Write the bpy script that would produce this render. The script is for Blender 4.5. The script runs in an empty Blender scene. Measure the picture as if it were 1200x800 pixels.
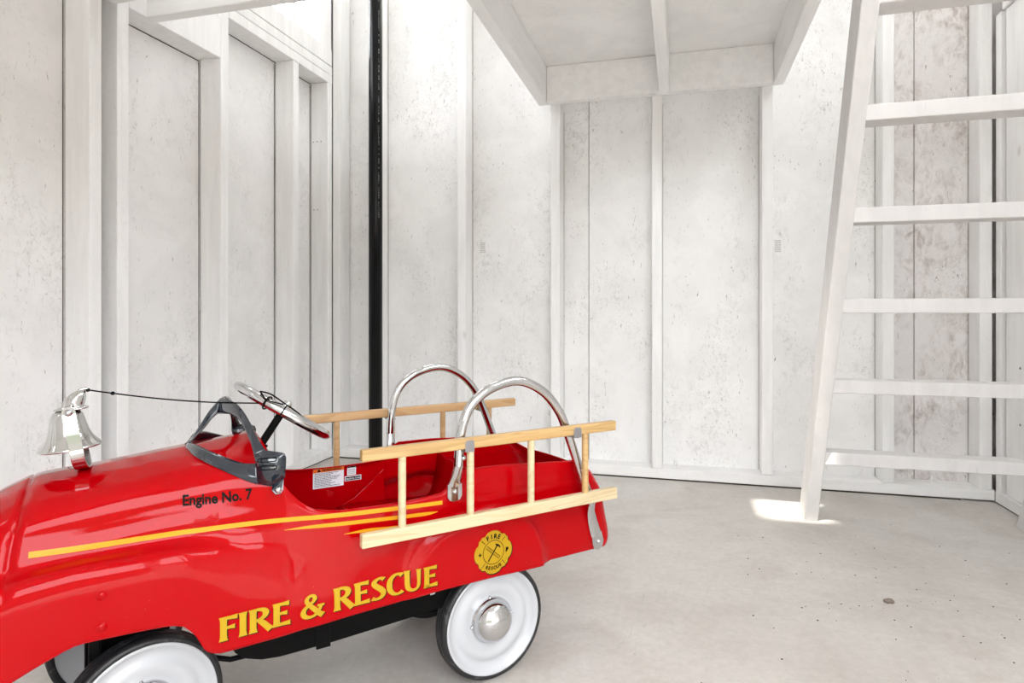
import bpy, bmesh, math, random
from mathutils import Vector, Matrix
from mathutils.bvhtree import BVHTree
random.seed(7)
S = bpy.context.scene
COL = S.collection
PI = math.pi

# ---------------------------------------------------------------- helpers
class MB:
    def __init__(s): s.v = []; s.f = []; s.sm = []
    def add(s, vs, fs, smooth=False):
        o = len(s.v); s.v += [tuple(v) for v in vs]
        for f in fs: s.f.append([i + o for i in f]); s.sm.append(smooth)
        return s
    def box(s, x0, x1, y0, y1, z0, z1):
        return s.add([(x0,y0,z0),(x1,y0,z0),(x1,y1,z0),(x0,y1,z0),(x0,y0,z1),(x1,y0,z1),(x1,y1,z1),(x0,y1,z1)],
                     [(0,3,2,1),(4,5,6,7),(0,1,5,4),(1,2,6,5),(2,3,7,6),(3,0,4,7)])
    def hexa(s, p):
        return s.add(p, [(0,3,2,1),(4,5,6,7),(0,1,5,4),(1,2,6,5),(2,3,7,6),(3,0,4,7)])
    def tube(s, path, rad, n=16, cap=True, closed=False, flat=None):
        path = [Vector(p) for p in path]; N = len(path)
        R = rad if isinstance(rad, (list, tuple)) else [rad] * N
        vs = []; fs = []; up = None
        for i, p in enumerate(path):
            if closed: t = path[(i+1) % N] - path[i-1]
            else: t = path[min(i+1, N-1)] - path[max(i-1, 0)]
            t.normalize()
            if up is None:
                up = Vector((0,0,1)) if abs(t.z) < .9 else Vector((0,1,0))
            a = (up - t * up.dot(t)).normalized(); up = a; b = t.cross(a)
            for k in range(n):
                an = 2*PI*k/n
                fa = fb = 1.0
                if flat: fa, fb = flat(i)
                vs.append(p + a*math.cos(an)*R[i]*fa + b*math.sin(an)*R[i]*fb)
        m = N if closed else N-1
        for i in range(m):
            for k in range(n):
                j = (i+1) % N
                fs.append((i*n+k, i*n+(k+1) % n, j*n+(k+1) % n, j*n+k))
        s.add(vs, fs, True)
        if cap and not closed:
            s.add(vs[:n], [tuple(range(n))[::-1]]); s.add(vs[-n:], [tuple(range(n))])
        return s
    def lathe(s, prof, M=None, n=48, smooth=True, close=False):
        M = M or Matrix(); vs = []; fs = []
        for r, z in prof:
            for k in range(n):
                a = 2*PI*k/n; vs.append(M @ Vector((r*math.cos(a), r*math.sin(a), z)))
        L = len(prof); m = L if close else L-1
        for i in range(m):
            j = (i+1) % L
            for k in range(n): fs.append((i*n+k, i*n+(k+1) % n, j*n+(k+1) % n, j*n+k))
        return s.add(vs, fs, smooth)
    def prism(s, poly, f0, f1):
        n = len(poly); vs = [f0(*p) for p in poly] + [f1(*p) for p in poly]
        fs = [tuple(range(n))[::-1], tuple(range(n, 2*n))]
        fs += [(i, (i+1) % n, n+(i+1) % n, n+i) for i in range(n)]
        return s.add(vs, fs)
    def build(s, name, mat, parent=None, bevel=0, seg=2, solid=0, weld=False, autosmooth=False):
        me = bpy.data.meshes.new(name); me.from_pydata(s.v, [], s.f)
        me.materials.append(mat)
        for p, q in zip(me.polygons, s.sm): p.use_smooth = q
        me.validate()
        bm = bmesh.new(); bm.from_mesh(me)
        if weld: bmesh.ops.remove_doubles(bm, verts=bm.verts, dist=1e-5)
        bmesh.ops.recalc_face_normals(bm, faces=bm.faces); bm.to_mesh(me); bm.free()
        o = bpy.data.objects.new(name, me); COL.objects.link(o)
        if parent: o.parent = parent
        if solid:
            m = o.modifiers.new('s', 'SOLIDIFY'); m.thickness = solid; m.offset = -1
        if bevel:
            m = o.modifiers.new('b', 'BEVEL'); m.width = bevel; m.segments = seg; m.limit_method = 'ANGLE'; m.angle_limit = .6
            m.harden_normals = False
        return o

def empty(name, loc=(0,0,0), rz=0, parent=None):
    o = bpy.data.objects.new(name, None); COL.objects.link(o)
    o.location = loc; o.rotation_euler = (0,0,rz); o.empty_display_size = .05
    if parent: o.parent = parent
    return o
def tag(o, label, cat, group=None, kind=None):
    if label: o['label'] = label
    if cat: o['category'] = cat
    if group: o['group'] = group
    if kind: o['kind'] = kind
    return o
def struct(o): o['kind'] = 'structure'; return o

# ---------------------------------------------------------------- materials
def node_mat(name):
    m = bpy.data.materials.new(name); m.use_nodes = True
    nt = m.node_tree; b = nt.nodes['Principled BSDF']
    return m, nt, b
def simple(name, col, rough=.5, metal=0, coat=0, spec=None):
    m, nt, b = node_mat(name)
    b.inputs['Base Color'].default_value = (*col, 1); b.inputs['Roughness'].default_value = rough
    b.inputs['Metallic'].default_value = metal; b.inputs['Coat Weight'].default_value = coat
    b.inputs['Coat Roughness'].default_value = .04
    if spec is not None: b.inputs['Specular IOR Level'].default_value = spec
    return m
class NT:
    def __init__(s, nt): s.nt = nt
    def n(s, t, **k):
        x = s.nt.nodes.new(t)
        for a, v in k.items(): setattr(x, a, v)
        return x
    def l(s, a, b): s.nt.links.new(a, b)
    def noise(s, vec, scale, detail=4, rough=.5, dist=0):
        x = s.n('ShaderNodeTexNoise'); x.inputs['Scale'].default_value = scale
        x.inputs['Detail'].default_value = detail; x.inputs['Roughness'].default_value = rough
        x.inputs['Distortion'].default_value = dist; s.l(vec, x.inputs['Vector']); return x.outputs['Fac']
    def map(s, vec, sc=(1,1,1), rot=(0,0,0), loc=(0,0,0)):
        x = s.n('ShaderNodeMapping'); x.inputs['Scale'].default_value = sc
        x.inputs['Rotation'].default_value = rot; x.inputs['Location'].default_value = loc
        s.l(vec, x.inputs['Vector']); return x.outputs[0]
    def ramp(s, fac, stops):
        x = s.n('ShaderNodeValToRGB'); e = x.color_ramp.elements
        while len(e) < len(stops): e.new(.5)
        for i, (p, c) in enumerate(stops):
            e[i].position = p; e[i].color = (*c, 1) if len(c) == 3 else c
        s.l(fac, x.inputs[0]); return x.outputs[0]
    def mix(s, fac, a, b, mode='MIX'):
        x = s.n('ShaderNodeMix', data_type='RGBA', blend_type=mode)
        for sock, v in ((x.inputs[0], fac), (x.inputs[6], a), (x.inputs[7], b)):
            if isinstance(v, (int, float)): sock.default_value = v
            elif isinstance(v, tuple): sock.default_value = (*v, 1)
            else: s.l(v, sock)
        return x.outputs[2]
    def math(s, op, a, b=0.0, clamp=False):
        x = s.n('ShaderNodeMath', operation=op, use_clamp=clamp)
        for sock, v in ((x.inputs[0], a), (x.inputs[1], b)):
            if isinstance(v, (int, float)): sock.default_value = v
            else: s.l(v, sock)
        return x.outputs[0]
def g(v): return (v, v, v)

def white_paint(name, col=(.78,.765,.74), stain=0.0, grain=(1,1,1), knots=False, specks=1.0, seed=0.0):
    """white-washed wood / sheathing: fine dark flecks, brushed grain, a few knots, optional brown staining"""
    m, nt, b = node_mat(name); N = NT(nt)
    co = N.n('ShaderNodeTexCoord').outputs['Object']; co = N.map(co, loc=(seed, seed*.7, seed*1.3))
    big = N.noise(N.map(co, (1.6,1.6,.45)), 2.2, 5, .6)
    patch = N.noise(N.map(co, (1.3,1.3,.55)), 5.0, 4, .6, .4)
    fine = N.noise(N.map(co, (1.0,1.0,.6), (.3,.2,.5)), 130, 3, .7, .8)
    fl = N.ramp(fine, [(.60, g(0)), (.70, g(1))])
    area = N.ramp(patch, [(.44, g(0)), (.66, g(1))])
    f1 = N.math('MULTIPLY', fl, N.math('MULTIPLY', area, .60*specks))
    c = N.mix(f1, col, (.36,.34,.31))
    scr = N.ramp(N.noise(N.map(co, (1,1,.22), (.5,.4,0)), 85, 4, .65, 2.2), [(.655, g(0)), (.70, g(1))])
    c = N.mix(N.math('MULTIPLY', scr, .60*specks), c, (.30,.285,.26))
    c = N.mix(N.math('MULTIPLY', N.ramp(big, [(.40, g(0)), (.70, g(1))]), .10), c, tuple(x*.84 for x in col))
    scu = N.math('MULTIPLY', N.ramp(N.noise(N.map(co,(1,1,.7)), 42, 6, .78, 1.0), [(.50, g(0)), (.68, g(1))]), N.math('MULTIPLY', area, .26*specks))
    c = N.mix(scu, c, (.42,.40,.37))
    if stain:
        st = N.ramp(N.noise(co, 6, 6, .65, .6), [(.42, g(.05)), (.60, g(1))])
        st2 = N.ramp(N.noise(N.map(co, (1,1,.5)), 34, 5, .7, .7), [(.42, g(.1)), (.66, g(1))])
        c = N.mix(N.math('MULTIPLY', N.math('MULTIPLY', st, st2), stain), c, (.44,.38,.345))
    gr = N.noise(N.map(co, grain), 6, 5, .6, .5)
    gl = N.ramp(gr, [(.36, g(.93)), (.62, g(1.0))])
    c = N.mix(1.0, c, gl, 'MULTIPLY')
    if knots:
        vo = N.n('ShaderNodeTexVoronoi'); vo.inputs['Scale'].default_value = 2.3
        N.l(N.map(co, (1.4,1.4,.8)), vo.inputs['Vector'])
        dn = N.math('ADD', vo.outputs['Distance'], N.math('MULTIPLY', N.noise(co, 40, 3), .05))
        k = N.ramp(dn, [(.045, g(1)), (.075, g(0))])
        c = N.mix(N.math('MULTIPLY', k, .35), c, (.36,.30,.25))
    N.l(c, b.inputs['Base Color'])
    b.inputs['Roughness'].default_value = .62; b.inputs['Specular IOR Level'].default_value = .3
    bp = N.n('ShaderNodeBump'); bp.inputs['Strength'].default_value = .25; bp.inputs['Distance'].default_value = .002
    N.l(N.math('ADD', N.noise(co, 60, 4, .6), N.math('MULTIPLY', gr, .8)), bp.inputs['Height']); N.l(bp.outputs[0], b.inputs['Normal'])
    return m

M_panel = white_paint('white painted sheathing', (.90,.893,.882), specks=1.5)
M_panelL = white_paint('white painted sheathing left', (.87,.857,.845), specks=1.2, seed=3.1)
M_stain = white_paint('stained white sheathing', (.86,.83,.818), stain=1.0, specks=1.6, seed=1.7)
M_stud = white_paint('white painted timber', (.90,.893,.882), grain=(5,5,.5), knots=True, specks=.35, seed=.6)
M_timx = white_paint('white painted timber across', (.89,.882,.87), grain=(.5,5,5), knots=True, specks=.4, seed=2.2)
M_ladder = white_paint('white painted ladder timber', (.67,.65,.638), grain=(4,4,.6), knots=True, specks=.25, seed=5)
M_deck = white_paint('white deck with bounce light', (.95,.945,.935), specks=.5, seed=8)  # whiter than the other timber to make up for missing bounce light
M_deckj = white_paint('white joists with bounce light', (.95,.945,.935), grain=(5,.5,5), specks=.2, seed=9)  # extra white stands in for light thrown up from the floor
M_stamp = simple('faded grey stamp', (.62,.62,.60), .8)
M_joint = simple('grey joint shade', (.42,.39,.35), .9)
M_gap = simple('brown sill seal and joint shade', (.05,.035,.025), .9)

def concrete():
    m, nt, b = node_mat('trowelled concrete'); N = NT(nt)
    co = N.n('ShaderNodeTexCoord').outputs['Object']
    base = N.ramp(N.noise(co, 1.6, 6, .6, .3), [(.30, (.44,.405,.37)), (.50, (.54,.51,.475)), (.70, (.61,.585,.555))])
    st = N.ramp(N.noise(co, 3.4, 5, .62, .8), [(.52, g(0)), (.72, g(1))])
    c = N.mix(N.math('MULTIPLY', st, .5), base, (.38,.33,.275))
    mo = N.ramp(N.noise(co, 55, 6, .75, .5), [(.3, g(.88)), (.65, g(1.03))])
    c = N.mix(1.0, c, mo, 'MULTIPLY')
    # trowel arcs
    w = N.n('ShaderNodeTexWave', wave_type='RINGS', rings_direction='Z'); w.inputs['Scale'].default_value = 7
    w.inputs['Distortion'].default_value = 3; w.inputs['Detail'].default_value = 3; w.inputs['Detail Scale'].default_value = .7
    N.l(N.map(co, loc=(-.9,-1.4,0)), w.inputs['Vector'])
    ar = N.math('MULTIPLY', N.ramp(w.outputs['Fac'], [(.0, g(1)), (.12, g(0))]), N.ramp(N.noise(co, 2.5, 3), [(.48, g(0)), (.65, g(.16))]))
    c = N.mix(ar, c, (.40,.37,.33))
    sp = N.n('ShaderNodeTexVoronoi'); sp.inputs['Scale'].default_value = 26; sp.inputs['Randomness'].default_value = 1
    N.l(co, sp.inputs['Vector'])
    dots = N.ramp(sp.outputs['Distance'], [(.05, g(1)), (.09, g(0))])
    pick = N.ramp(N.noise(co, 3.0, 4, .7), [(.54, g(0)), (.66, g(.75))])
    c = N.mix(N.math('MULTIPLY', dots, pick), c, (.13,.11,.09))
    sc = N.ramp(N.noise(N.map(co, (1,.2,1), (0,0,.9)), 60, 4, .6, 1.5), [(.67, g(0)), (.71, g(1))])
    c = N.mix(N.math('MULTIPLY', sc, .3), c, (.33,.29,.25))
    N.l(c, b.inputs['Base Color'])
    N.l(N.ramp(N.noise(co, 5, 4), [(.3, g(.42)), (.7, g(.7))]), b.inputs['Roughness'])
    b.inputs['Specular IOR Level'].default_value = .35
    bp = N.n('ShaderNodeBump'); bp.inputs['Strength'].default_value = .3; bp.inputs['Distance'].default_value = .003
    N.l(N.noise(co, 30, 6, .65), bp.inputs['Height']); N.l(bp.outputs[0], b.inputs['Normal'])
    return m
M_floor = concrete()

def red_paint():
    m, nt, b = node_mat('glossy red enamel'); N = NT(nt)
    co = N.n('ShaderNodeTexCoord').outputs['Object']
    d = N.ramp(N.noise(co, 190, 2, .5), [(.735, g(0)), (.76, g(1))])
    c = N.mix(N.math('MULTIPLY', d, .3), (.375,.0002,.0020), (.42,.14,.14))
    N.l(c, b.inputs['Base Color'])
    b.inputs['Roughness'].default_value = .38; b.inputs['Specular IOR Level'].default_value = 0
    b.inputs['Coat Weight'].default_value = 1; b.inputs['Coat Roughness'].default_value = .035; b.inputs['Coat IOR'].default_value = 1.28
    bp = N.n('ShaderNodeBump'); bp.inputs['Strength'].default_value = .10; bp.inputs['Distance'].default_value = .002
    N.l(N.noise(co, 28, 3, .5), bp.inputs['Height']); N.l(bp.outputs[0], b.inputs['Coat Normal'])
    return m
M_red = red_paint()
M_chrome = simple('chrome', (.64,.64,.65), .05, 1)
M_bell = simple('bell chrome', (.62,.62,.61), .05, 1)
M_steel = simple('brushed steel strap', (.60,.60,.60), .26, 1)
M_hook = simple('grey metal clip', (.30,.29,.30), .35, .6)
M_black = simple('black enamel', (.003,.003,.003), .35, 0, 0, .07)
M_blue = simple('black paint with sky tint', (.008,.014,.023), .10, 0, 1, .5)  # blue base colour stands in for reflected sky
M_yel = simple('gold decal', (.46,.29,.009), .4, spec=.25)
M_yel2 = simple('gold emblem', (.42,.255,.007), .40, spec=.25)
M_org = simple('orange stripe', (.66,.29,.008), .4, spec=.25)
M_ink = simple('black decal ink', (.006,.004,.003), .6, spec=.1)
M_cord = simple('black cord', (.004,.004,.004), .8, spec=.1)
M_wwhite = simple('white wheel enamel', (.47,.48,.50), .22, 0, .3)
M_label = simple('label white', (.78,.78,.82), .5)
M_lorange = simple('label orange', (.85,.16,.02), .5)
M_pipe = simple('black pipe', (.004,.004,.005), .22, 0, 0, .22)
M_print = simple('pipe print', (.20,.20,.20), .5)

def rubber():
    m, nt, b = node_mat('black rubber'); N = NT(nt)
    co = N.n('ShaderNodeTexCoord').outputs['Object']
    d = N.ramp(N.noise(co, 60, 5, .7, .6), [(.56, g(0)), (.72, g(1))])
    N.l(N.mix(N.math('MULTIPLY', d, .5), (.010,.010,.011), (.16,.16,.16)), b.inputs['Base Color'])
    b.inputs['Roughness'].default_value = .45
    return m
M_rub = rubber()
def pine(name, c1, c2, seed=0):
    m, nt, b = node_mat(name); N = NT(nt)
    co = N.map(N.n('ShaderNodeTexCoord').outputs['Object'], (1,9,9), (0,.05,.03), (seed,0,0))
    r = N.noise(co, 4.5, 2, .45, .9)
    c = N.ramp(r, [(.30, c1), (.48, c2), (.55, tuple(x*.90 for x in c1)), (.66, c2)])
    f = N.ramp(N.noise(N.map(co, (.4,3,3)), 22, 3, .6), [(.3, g(.93)), (.7, g(1.02))])
    N.l(N.mix(1.0, c, f, 'MULTIPLY'), b.inputs['Base Color'])
    b.inputs['Roughness'].default_value = .42; b.inputs['Coat Weight'].default_value = .25; b.inputs['Coat Roughness'].default_value = .25
    return m
M_pine = pine('varnished pine', (.47,.285,.105), (.54,.355,.15))
M_pine2 = pine('pale pine', (.58,.445,.25), (.62,.51,.32), 2.3)
M_pine3 = pine('amber pine', (.48,.28,.12), (.53,.34,.165), 4.1)

# ---------------------------------------------------------------- camera
TH = math.radians(15.08); H = .65
cam = bpy.data.objects.new('camera', bpy.data.cameras.new('camera')); COL.objects.link(cam)
cam.location = (0,0,H); cam.rotation_euler = (PI/2, 0, TH)
cam.data.sensor_width = 36; cam.data.lens = 735/1200*36; cam.data.shift_y = -35/1200
cam.data.clip_start = .02
S.camera = cam

# ---------------------------------------------------------------- room
YB, XL, XR = 2.49, -1.50, 1.032        # stud faces of back, left and right walls
PT = .089                              # stud depth
ZT = 2.60
fl = MB(); fl.box(-1.72, 1.25, -1.0, 2.72, -.12, 0); struct(fl.build('floor', M_floor))

wb = MB()
for x0, x1 in ((-1.70,-1.552), (-1.549,-.3685), (-.3655,.709)):
    wb.box(x0, x1, YB+PT, YB+PT+.012, 0, 2.64)
wall_b = struct(wb.build('wall_back', M_panel))
ws = MB(); ws.box(.711, .8155, YB+PT, YB+PT+.012, 0, 2.64); ws.box(.8185, 1.25, YB+PT, YB+PT+.012, 0, 2.64); struct(ws.build('panel', M_stain, wall_b))
MB().box(-1.70, 1.25, YB+PT+.013, YB+PT+.03, 0, 2.64).build('sheathing_board', M_gap, wall_b)
for x in (-1.498, -1.309, -.909, -.509, -.109, .29, .69, .987):
    MB().box(x, x+.038, YB, YB+PT-.006, .044, ZT).build('stud', M_stud, wall_b, bevel=.0025)
MB().box(XL, XR, YB, YB+PT, .006, .043).build('sill_plate', M_timx, wall_b, bevel=.002)
MB().box(XL+.01, XR-.1, YB+.004, YB+PT, 0, .006).build('sill_seal', M_gap, wall_b)
for x in (-.02, .86):
    b_ = MB(); b_.lathe([(.0,.0),(.016,.0),(.016,.003),(.008,.003),(.008,.012),(.004,.013),(.004,.024),(0,.024)], Matrix.Translation((x, YB+.05, .043)), 6, False)
    b_.build('anchor_bolt', M_stud, wall_b)

# left wall with window
wl = MB()
wl.box(XL-PT-.012, XL-PT, -1.0, 2.60, 0, 1.66)
wl.box(XL-PT-.012, XL-PT, 1.70, 1.96, 1.66, 2.64); wl.box(XL-PT-.012, XL-PT, .10, .80, 1.66, 2.64); wl.box(XL-PT-.012, XL-PT, .80, 1.70, 2.50, 2.64); wl.box(XL-PT-.012, XL-PT, .80, 1.70, 1.66, 1.78)  # unseen upper openings added to light the back wall
wl.box(XL-PT-.012, XL-PT, -1.0, .10, 2.45, 2.64); wl.box(XL-PT-.012, XL-PT, -1.0, -.4, 1.66, 2.45)
wl.box(XL-PT-.012, XL-PT, 1.96, 2.60, 2.30, 2.64); wl.box(XL-PT-.012, XL-PT, 2.45, 2.60, 1.66, 2.30)
wl.box(XL-PT-.012, XL-PT, 1.96, 2.45, 1.66, 1.80)
wall_l = struct(wl.build('wall_left', M_panelL))
for y0, y1, zt in ((-.32,-.282,ZT),(.084,.122,ZT),(.49,.528,ZT),(.896,.934,ZT),(1.302,1.338,ZT),(1.386,1.424,ZT),(1.789,1.827,ZT),(2.200,2.237,1.659),(2.452,2.4885,1.659)):
    MB().box(XL-PT+.006, XL, y0, y1, .040, zt).build('stud', M_stud, wall_l, bevel=.0025)
for x, z in ((-1.572,1.40),(-1.552,1.40),(-1.532,1.40),(-1.568,1.10),(-1.550,1.10)):
    MB().lathe([(0,.0012),(.0022,.0010),(.0030,0)], Matrix.Translation((x,2.4515,z)) @ Matrix.Rotation(PI/2,4,'X'), 10).build('nail', M_hook, wall_l)
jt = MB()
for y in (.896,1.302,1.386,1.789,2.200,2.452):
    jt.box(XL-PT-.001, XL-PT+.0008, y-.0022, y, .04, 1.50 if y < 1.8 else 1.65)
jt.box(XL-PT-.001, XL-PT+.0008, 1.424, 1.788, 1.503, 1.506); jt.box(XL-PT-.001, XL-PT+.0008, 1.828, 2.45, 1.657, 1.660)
jt.build('joint_shade', M_gap, wall_l)  # thin dark strips paint the shade along the stud edges
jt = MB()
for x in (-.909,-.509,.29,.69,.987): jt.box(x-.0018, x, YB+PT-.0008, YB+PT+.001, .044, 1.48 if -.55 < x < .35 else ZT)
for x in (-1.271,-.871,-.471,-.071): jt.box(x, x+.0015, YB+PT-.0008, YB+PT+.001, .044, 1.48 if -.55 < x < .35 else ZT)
jt.build('joint_shade', M_joint, wall_b)  # grey strips stand in for shade where studs meet the panels
for x, z in ((-.826, .925), (.357, .90)):
    tm = MB()
    for k in range(6): tm.box(x-.011, x+.011, YB+PT-.0006, YB+PT+.0005, z-.022+k*.008, z-.022+k*.008+.0055)
    tm.build('ink_stamp', M_stamp, wall_b)
MB().box(XL-PT, XL, -.60, YB, .004, .040).build('sill_plate', M_stud, wall_l, bevel=.002)
MB().box(XL-PT, XL-.004, -.60, YB, 0, .004).build('sill_seal', M_gap, wall_l)
MB().box(XL-PT+.001, XL, 1.425, 1.788, 1.506, 1.646).build('ledger_board', M_stud, wall_l, bevel=.002)
MB().box(XL-PT+.001, XL, 1.828, YB, 1.660, 1.697).build('header_plate', M_stud, wall_l, bevel=.002)
MB().box(XL-PT+.001, XL, 1.828, YB, 1.699, 1.736).build('header_plate', M_stud, wall_l, bevel=.002)
# window 1: sill, jambs, bars and glass
wf = MB()
wf.box(XL-PT-.01, XL-.001, 1.828, YB, 1.740, 1.812)
wf.box(XL-PT-.01, XL-.004, 2.405, YB, 1.812, 2.36); wf.box(XL-PT-.01, XL-.004, 1.828, 1.90, 1.812, 2.36)
wf.box(XL-PT-.01, XL-.001, 1.828, YB, 2.36, 2.44)
win = struct(wf.build('window_1', M_stud, bevel=.002))
for y in (2.14, 2.262):
    MB().box(XL-.070, XL-.045, y, y+.020, 1.812, 2.36).build('glazing_bar', M_stud, win, bevel=.002)
glass, gnt, gb = node_mat('window glass'); gb.inputs['Transmission Weight'].default_value = 1
gb.inputs['Roughness'].default_value = 0; gb.inputs['IOR'].default_value = 1.02; gb.inputs['Base Color'].default_value = (1,1,1,1)
MB().box(XL-.060, XL-.057, 1.90, 2.405, 1.812, 2.36).build('pane', glass, win)

# right wall
wr = MB(); wr.box(XR+PT, XR+PT+.012, -.15, 2.60, 0, 1.75); wr.box(XR+PT, XR+PT+.012, -1.0, -.15, 0, .85); wr.box(XR+PT, XR+PT+.012, -1.0, 2.60, 2.56, 2.64); wr.box(XR+PT, XR+PT+.012, -.15, 2.60, 2.45, 2.56); wr.box(XR+PT, XR+PT+.012, -.15, .30, 1.75, 2.45); wr.box(XR+PT, XR+PT+.012, 1.90, 2.60, 1.75, 2.45)  # unseen openings added for room light and highlights on the red paint
wall_r = struct(wr.build('wall_right', M_panel))
for y0, y1 in ((-.32,-.282),(.49,.528),(.896,.934),(1.302,1.338),(1.708,1.746),(2.2,2.237),(2.450,2.487)):
    MB().box(XR+.001, XR+PT-.0015, y0, y1, .040, 1.654 if y0 > 2 else ZT).build('stud', M_stud, wall_r, bevel=.0025)
MB().box(XR+.010, XR+.048, 2.238, 2.438, .041, 1.654).build('jamb_board', M_stud, wall_r, bevel=.0025)
MB().box(XR, XR+PT, -.60, YB-.002, .004, .040).build('sill_plate', M_stud, wall_r, bevel=.002)
MB().box(XR+.003, XR+PT, -.60, YB-.002, 0, .004).build('sill_seal', M_gap, wall_r)
MB().box(XR, XR+PT-.001, 1.75, YB-.05, 1.655, 1.79).build('header_plate', M_stud, wall_r, bevel=.002)
for y in (2.30, 2.345):
    for z in (.29, .47):
        MB().lathe([(0,.003),(.003,.0025),(.0045,0)], Matrix.Translation((XR+.0095,y,z)) @ Matrix.Rotation(-PI/2,4,'Y'), 12).build('nail', M_hook, wall_r)

# loft: two cross beams, platform, deck above the camera
bx_ = MB(); bx_.box(XL, -.152, 1.340, 1.378, 1.492, 1.632)
tag(bx_.build('loft_beam', M_timx, bevel=.003), 'white painted timber beam crossing overhead, the nearer one, at the top left corner', 'beam', 'loft beams')
bx_ = MB(); bx_.box(XL+.001, XR, 1.485, 1.523, 1.506, 1.646)
tag(bx_.build('loft_beam', M_timx, bevel=.003), 'white painted timber beam running from the left wall ledger to the loft platform', 'beam', 'loft beams')
lp = empty('loft_platform', (-.096, 2.0, 1.484))
def lpart(name, b, mat, bev=.003):
    o = b.build(name, mat, bevel=bev); o.parent = lp; o.matrix_parent_inverse = Matrix.Translation(lp.location).inverted(); return o
tag(lp, 'white painted overhead loft platform with joists, fixed high on the back wall', 'loft platform')
lpart('deck', MB().box(-.557, .365, 1.524, YB-.001, 1.6285, 1.646), M_deck, .001)
for x0, x1 in ((-.557,-.5195), (-.080,-.042), (.327,.365)):
    lpart('joist', MB().box(x0, x1, 1.524, (YB-.040 if x0 == -.080 else YB-.001), 1.484, 1.628), M_deckj)
lpart('rim_board', MB().box(-.5185, .3262, YB-.038, YB-.001, 1.4845, 1.628), M_deckj)

# parts of the loft over the camera, unseen front wall and roof, doorway and gaps shaped for light
ld = MB(); ld.box(XL, -.112, -.90, 1.378, 1.634, 1.652); ld.box(-.150, -.112, -.90, 1.484, 1.492, 1.633)
tag(ld.build('loft_floor', M_panel), 'white painted loft floor over the doorway, out of sight above the hood', 'loft floor')
wfr = MB()
wfr.box(-1.70, -.15, -1.012, -1.0, 0, 2.64); wfr.box(1.10, 1.25, -1.012, -1.0, 0, 2.64); wfr.box(-.15, 1.10, -1.012, -1.0, 2.56, 2.64)
struct(wfr.build('wall_front', M_panel))
rf = MB()
rf.box(-1.70, 1.25, -1.02, .66, 2.64, 2.66); rf.box(-1.70, -.014, .66, .87, 2.64, 2.66); rf.box(.188, 1.25, .66, .87, 2.64, 2.66); rf.box(-1.70, 1.25, .87, 2.26, 2.64, 2.66); rf.box(-1.70, -1.40, 2.26, 2.45, 2.64, 2.66); rf.box(-.55, .40, 2.26, 2.45, 2.64, 2.66); rf.box(1.02, 1.25, 2.26, 2.45, 2.64, 2.66); rf.box(-1.70, 1.25, 2.45, 2.62, 2.64, 2.66)  # roof gaps added for the sun patch and light on the back wall
struct(rf.build('ceiling', M_panel))

# ---------------------------------------------------------------- loft ladder
def yrail(z): return 2.125 - .452*z
lad = empty('loft_ladder', (.66, 2.12, 0))
tag(lad, 'white painted wooden ladder leaning from the concrete floor up to the loft', 'ladder')
def ladp(name, b, mat, bev=.003):
    o = b.build(name, mat, bevel=bev); o.parent = lad; o.matrix_parent_inverse = Matrix.Translation(lad.location).inverted(); return o
zt_ = 2.12
for x in (.372, .974):
    r = MB(); d = .098
    k = (zt_)*.007
    r.hexa([(x,yrail(0),0),(x+.038,yrail(0),0),(x+.038,yrail(0)+.098,0),(x,yrail(0)+.098,0),
            (x+k,yrail(zt_),zt_),(x+.038+k,yrail(zt_),zt_),(x+.038+k,yrail(zt_)+d,zt_),(x+k,yrail(zt_)+d,zt_)])
    ladp('rail', r, M_ladder)
for i in range(9):
    z = .195 + .2255*i; y = yrail(z+.02)+.012
    ladp('rung', MB().box(.4105, .9735, y, y+.066, z, z+.038), M_ladder)

# ---------------------------------------------------------------- fire pole
px_, py_ = -1.044, 2.018
fp = MB(); fp.lathe([(0,0),(.0242,0),(.0242,2.6),(0,2.6)], Matrix.Translation((px_,py_,0)), 40)
pole = fp.build('fire_pole', M_pipe); tag(pole, 'black plastic pipe pole standing floor to roof near the back left corner', 'pole')
for p in pole.data.polygons: p.use_smooth = abs(p.normal.z) < .5
pr = MB()
a0 = math.atan2(-py_, -px_) + .42
z = .98
while z < 1.9:
    L = random.uniform(.004, .009)
    for da in (0, .07):
        if random.random() < .8:
            c0, s0 = math.cos(a0+da), math.sin(a0+da); c1, s1 = math.cos(a0+da+.05), math.sin(a0+da+.05); R = .0244
            pr.add([(px_+R*c0,py_+R*s0,z),(px_+R*c1,py_+R*s1,z),(px_+R*c1,py_+R*s1,z+L),(px_+R*c0,py_+R*s0,z+L)], [(0,1,2,3)])
    z += L + (.002 if random.random() < .8 else .012)
pr.build('pipe_print', M_print, pole)['kind'] = 'stuff'

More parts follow.
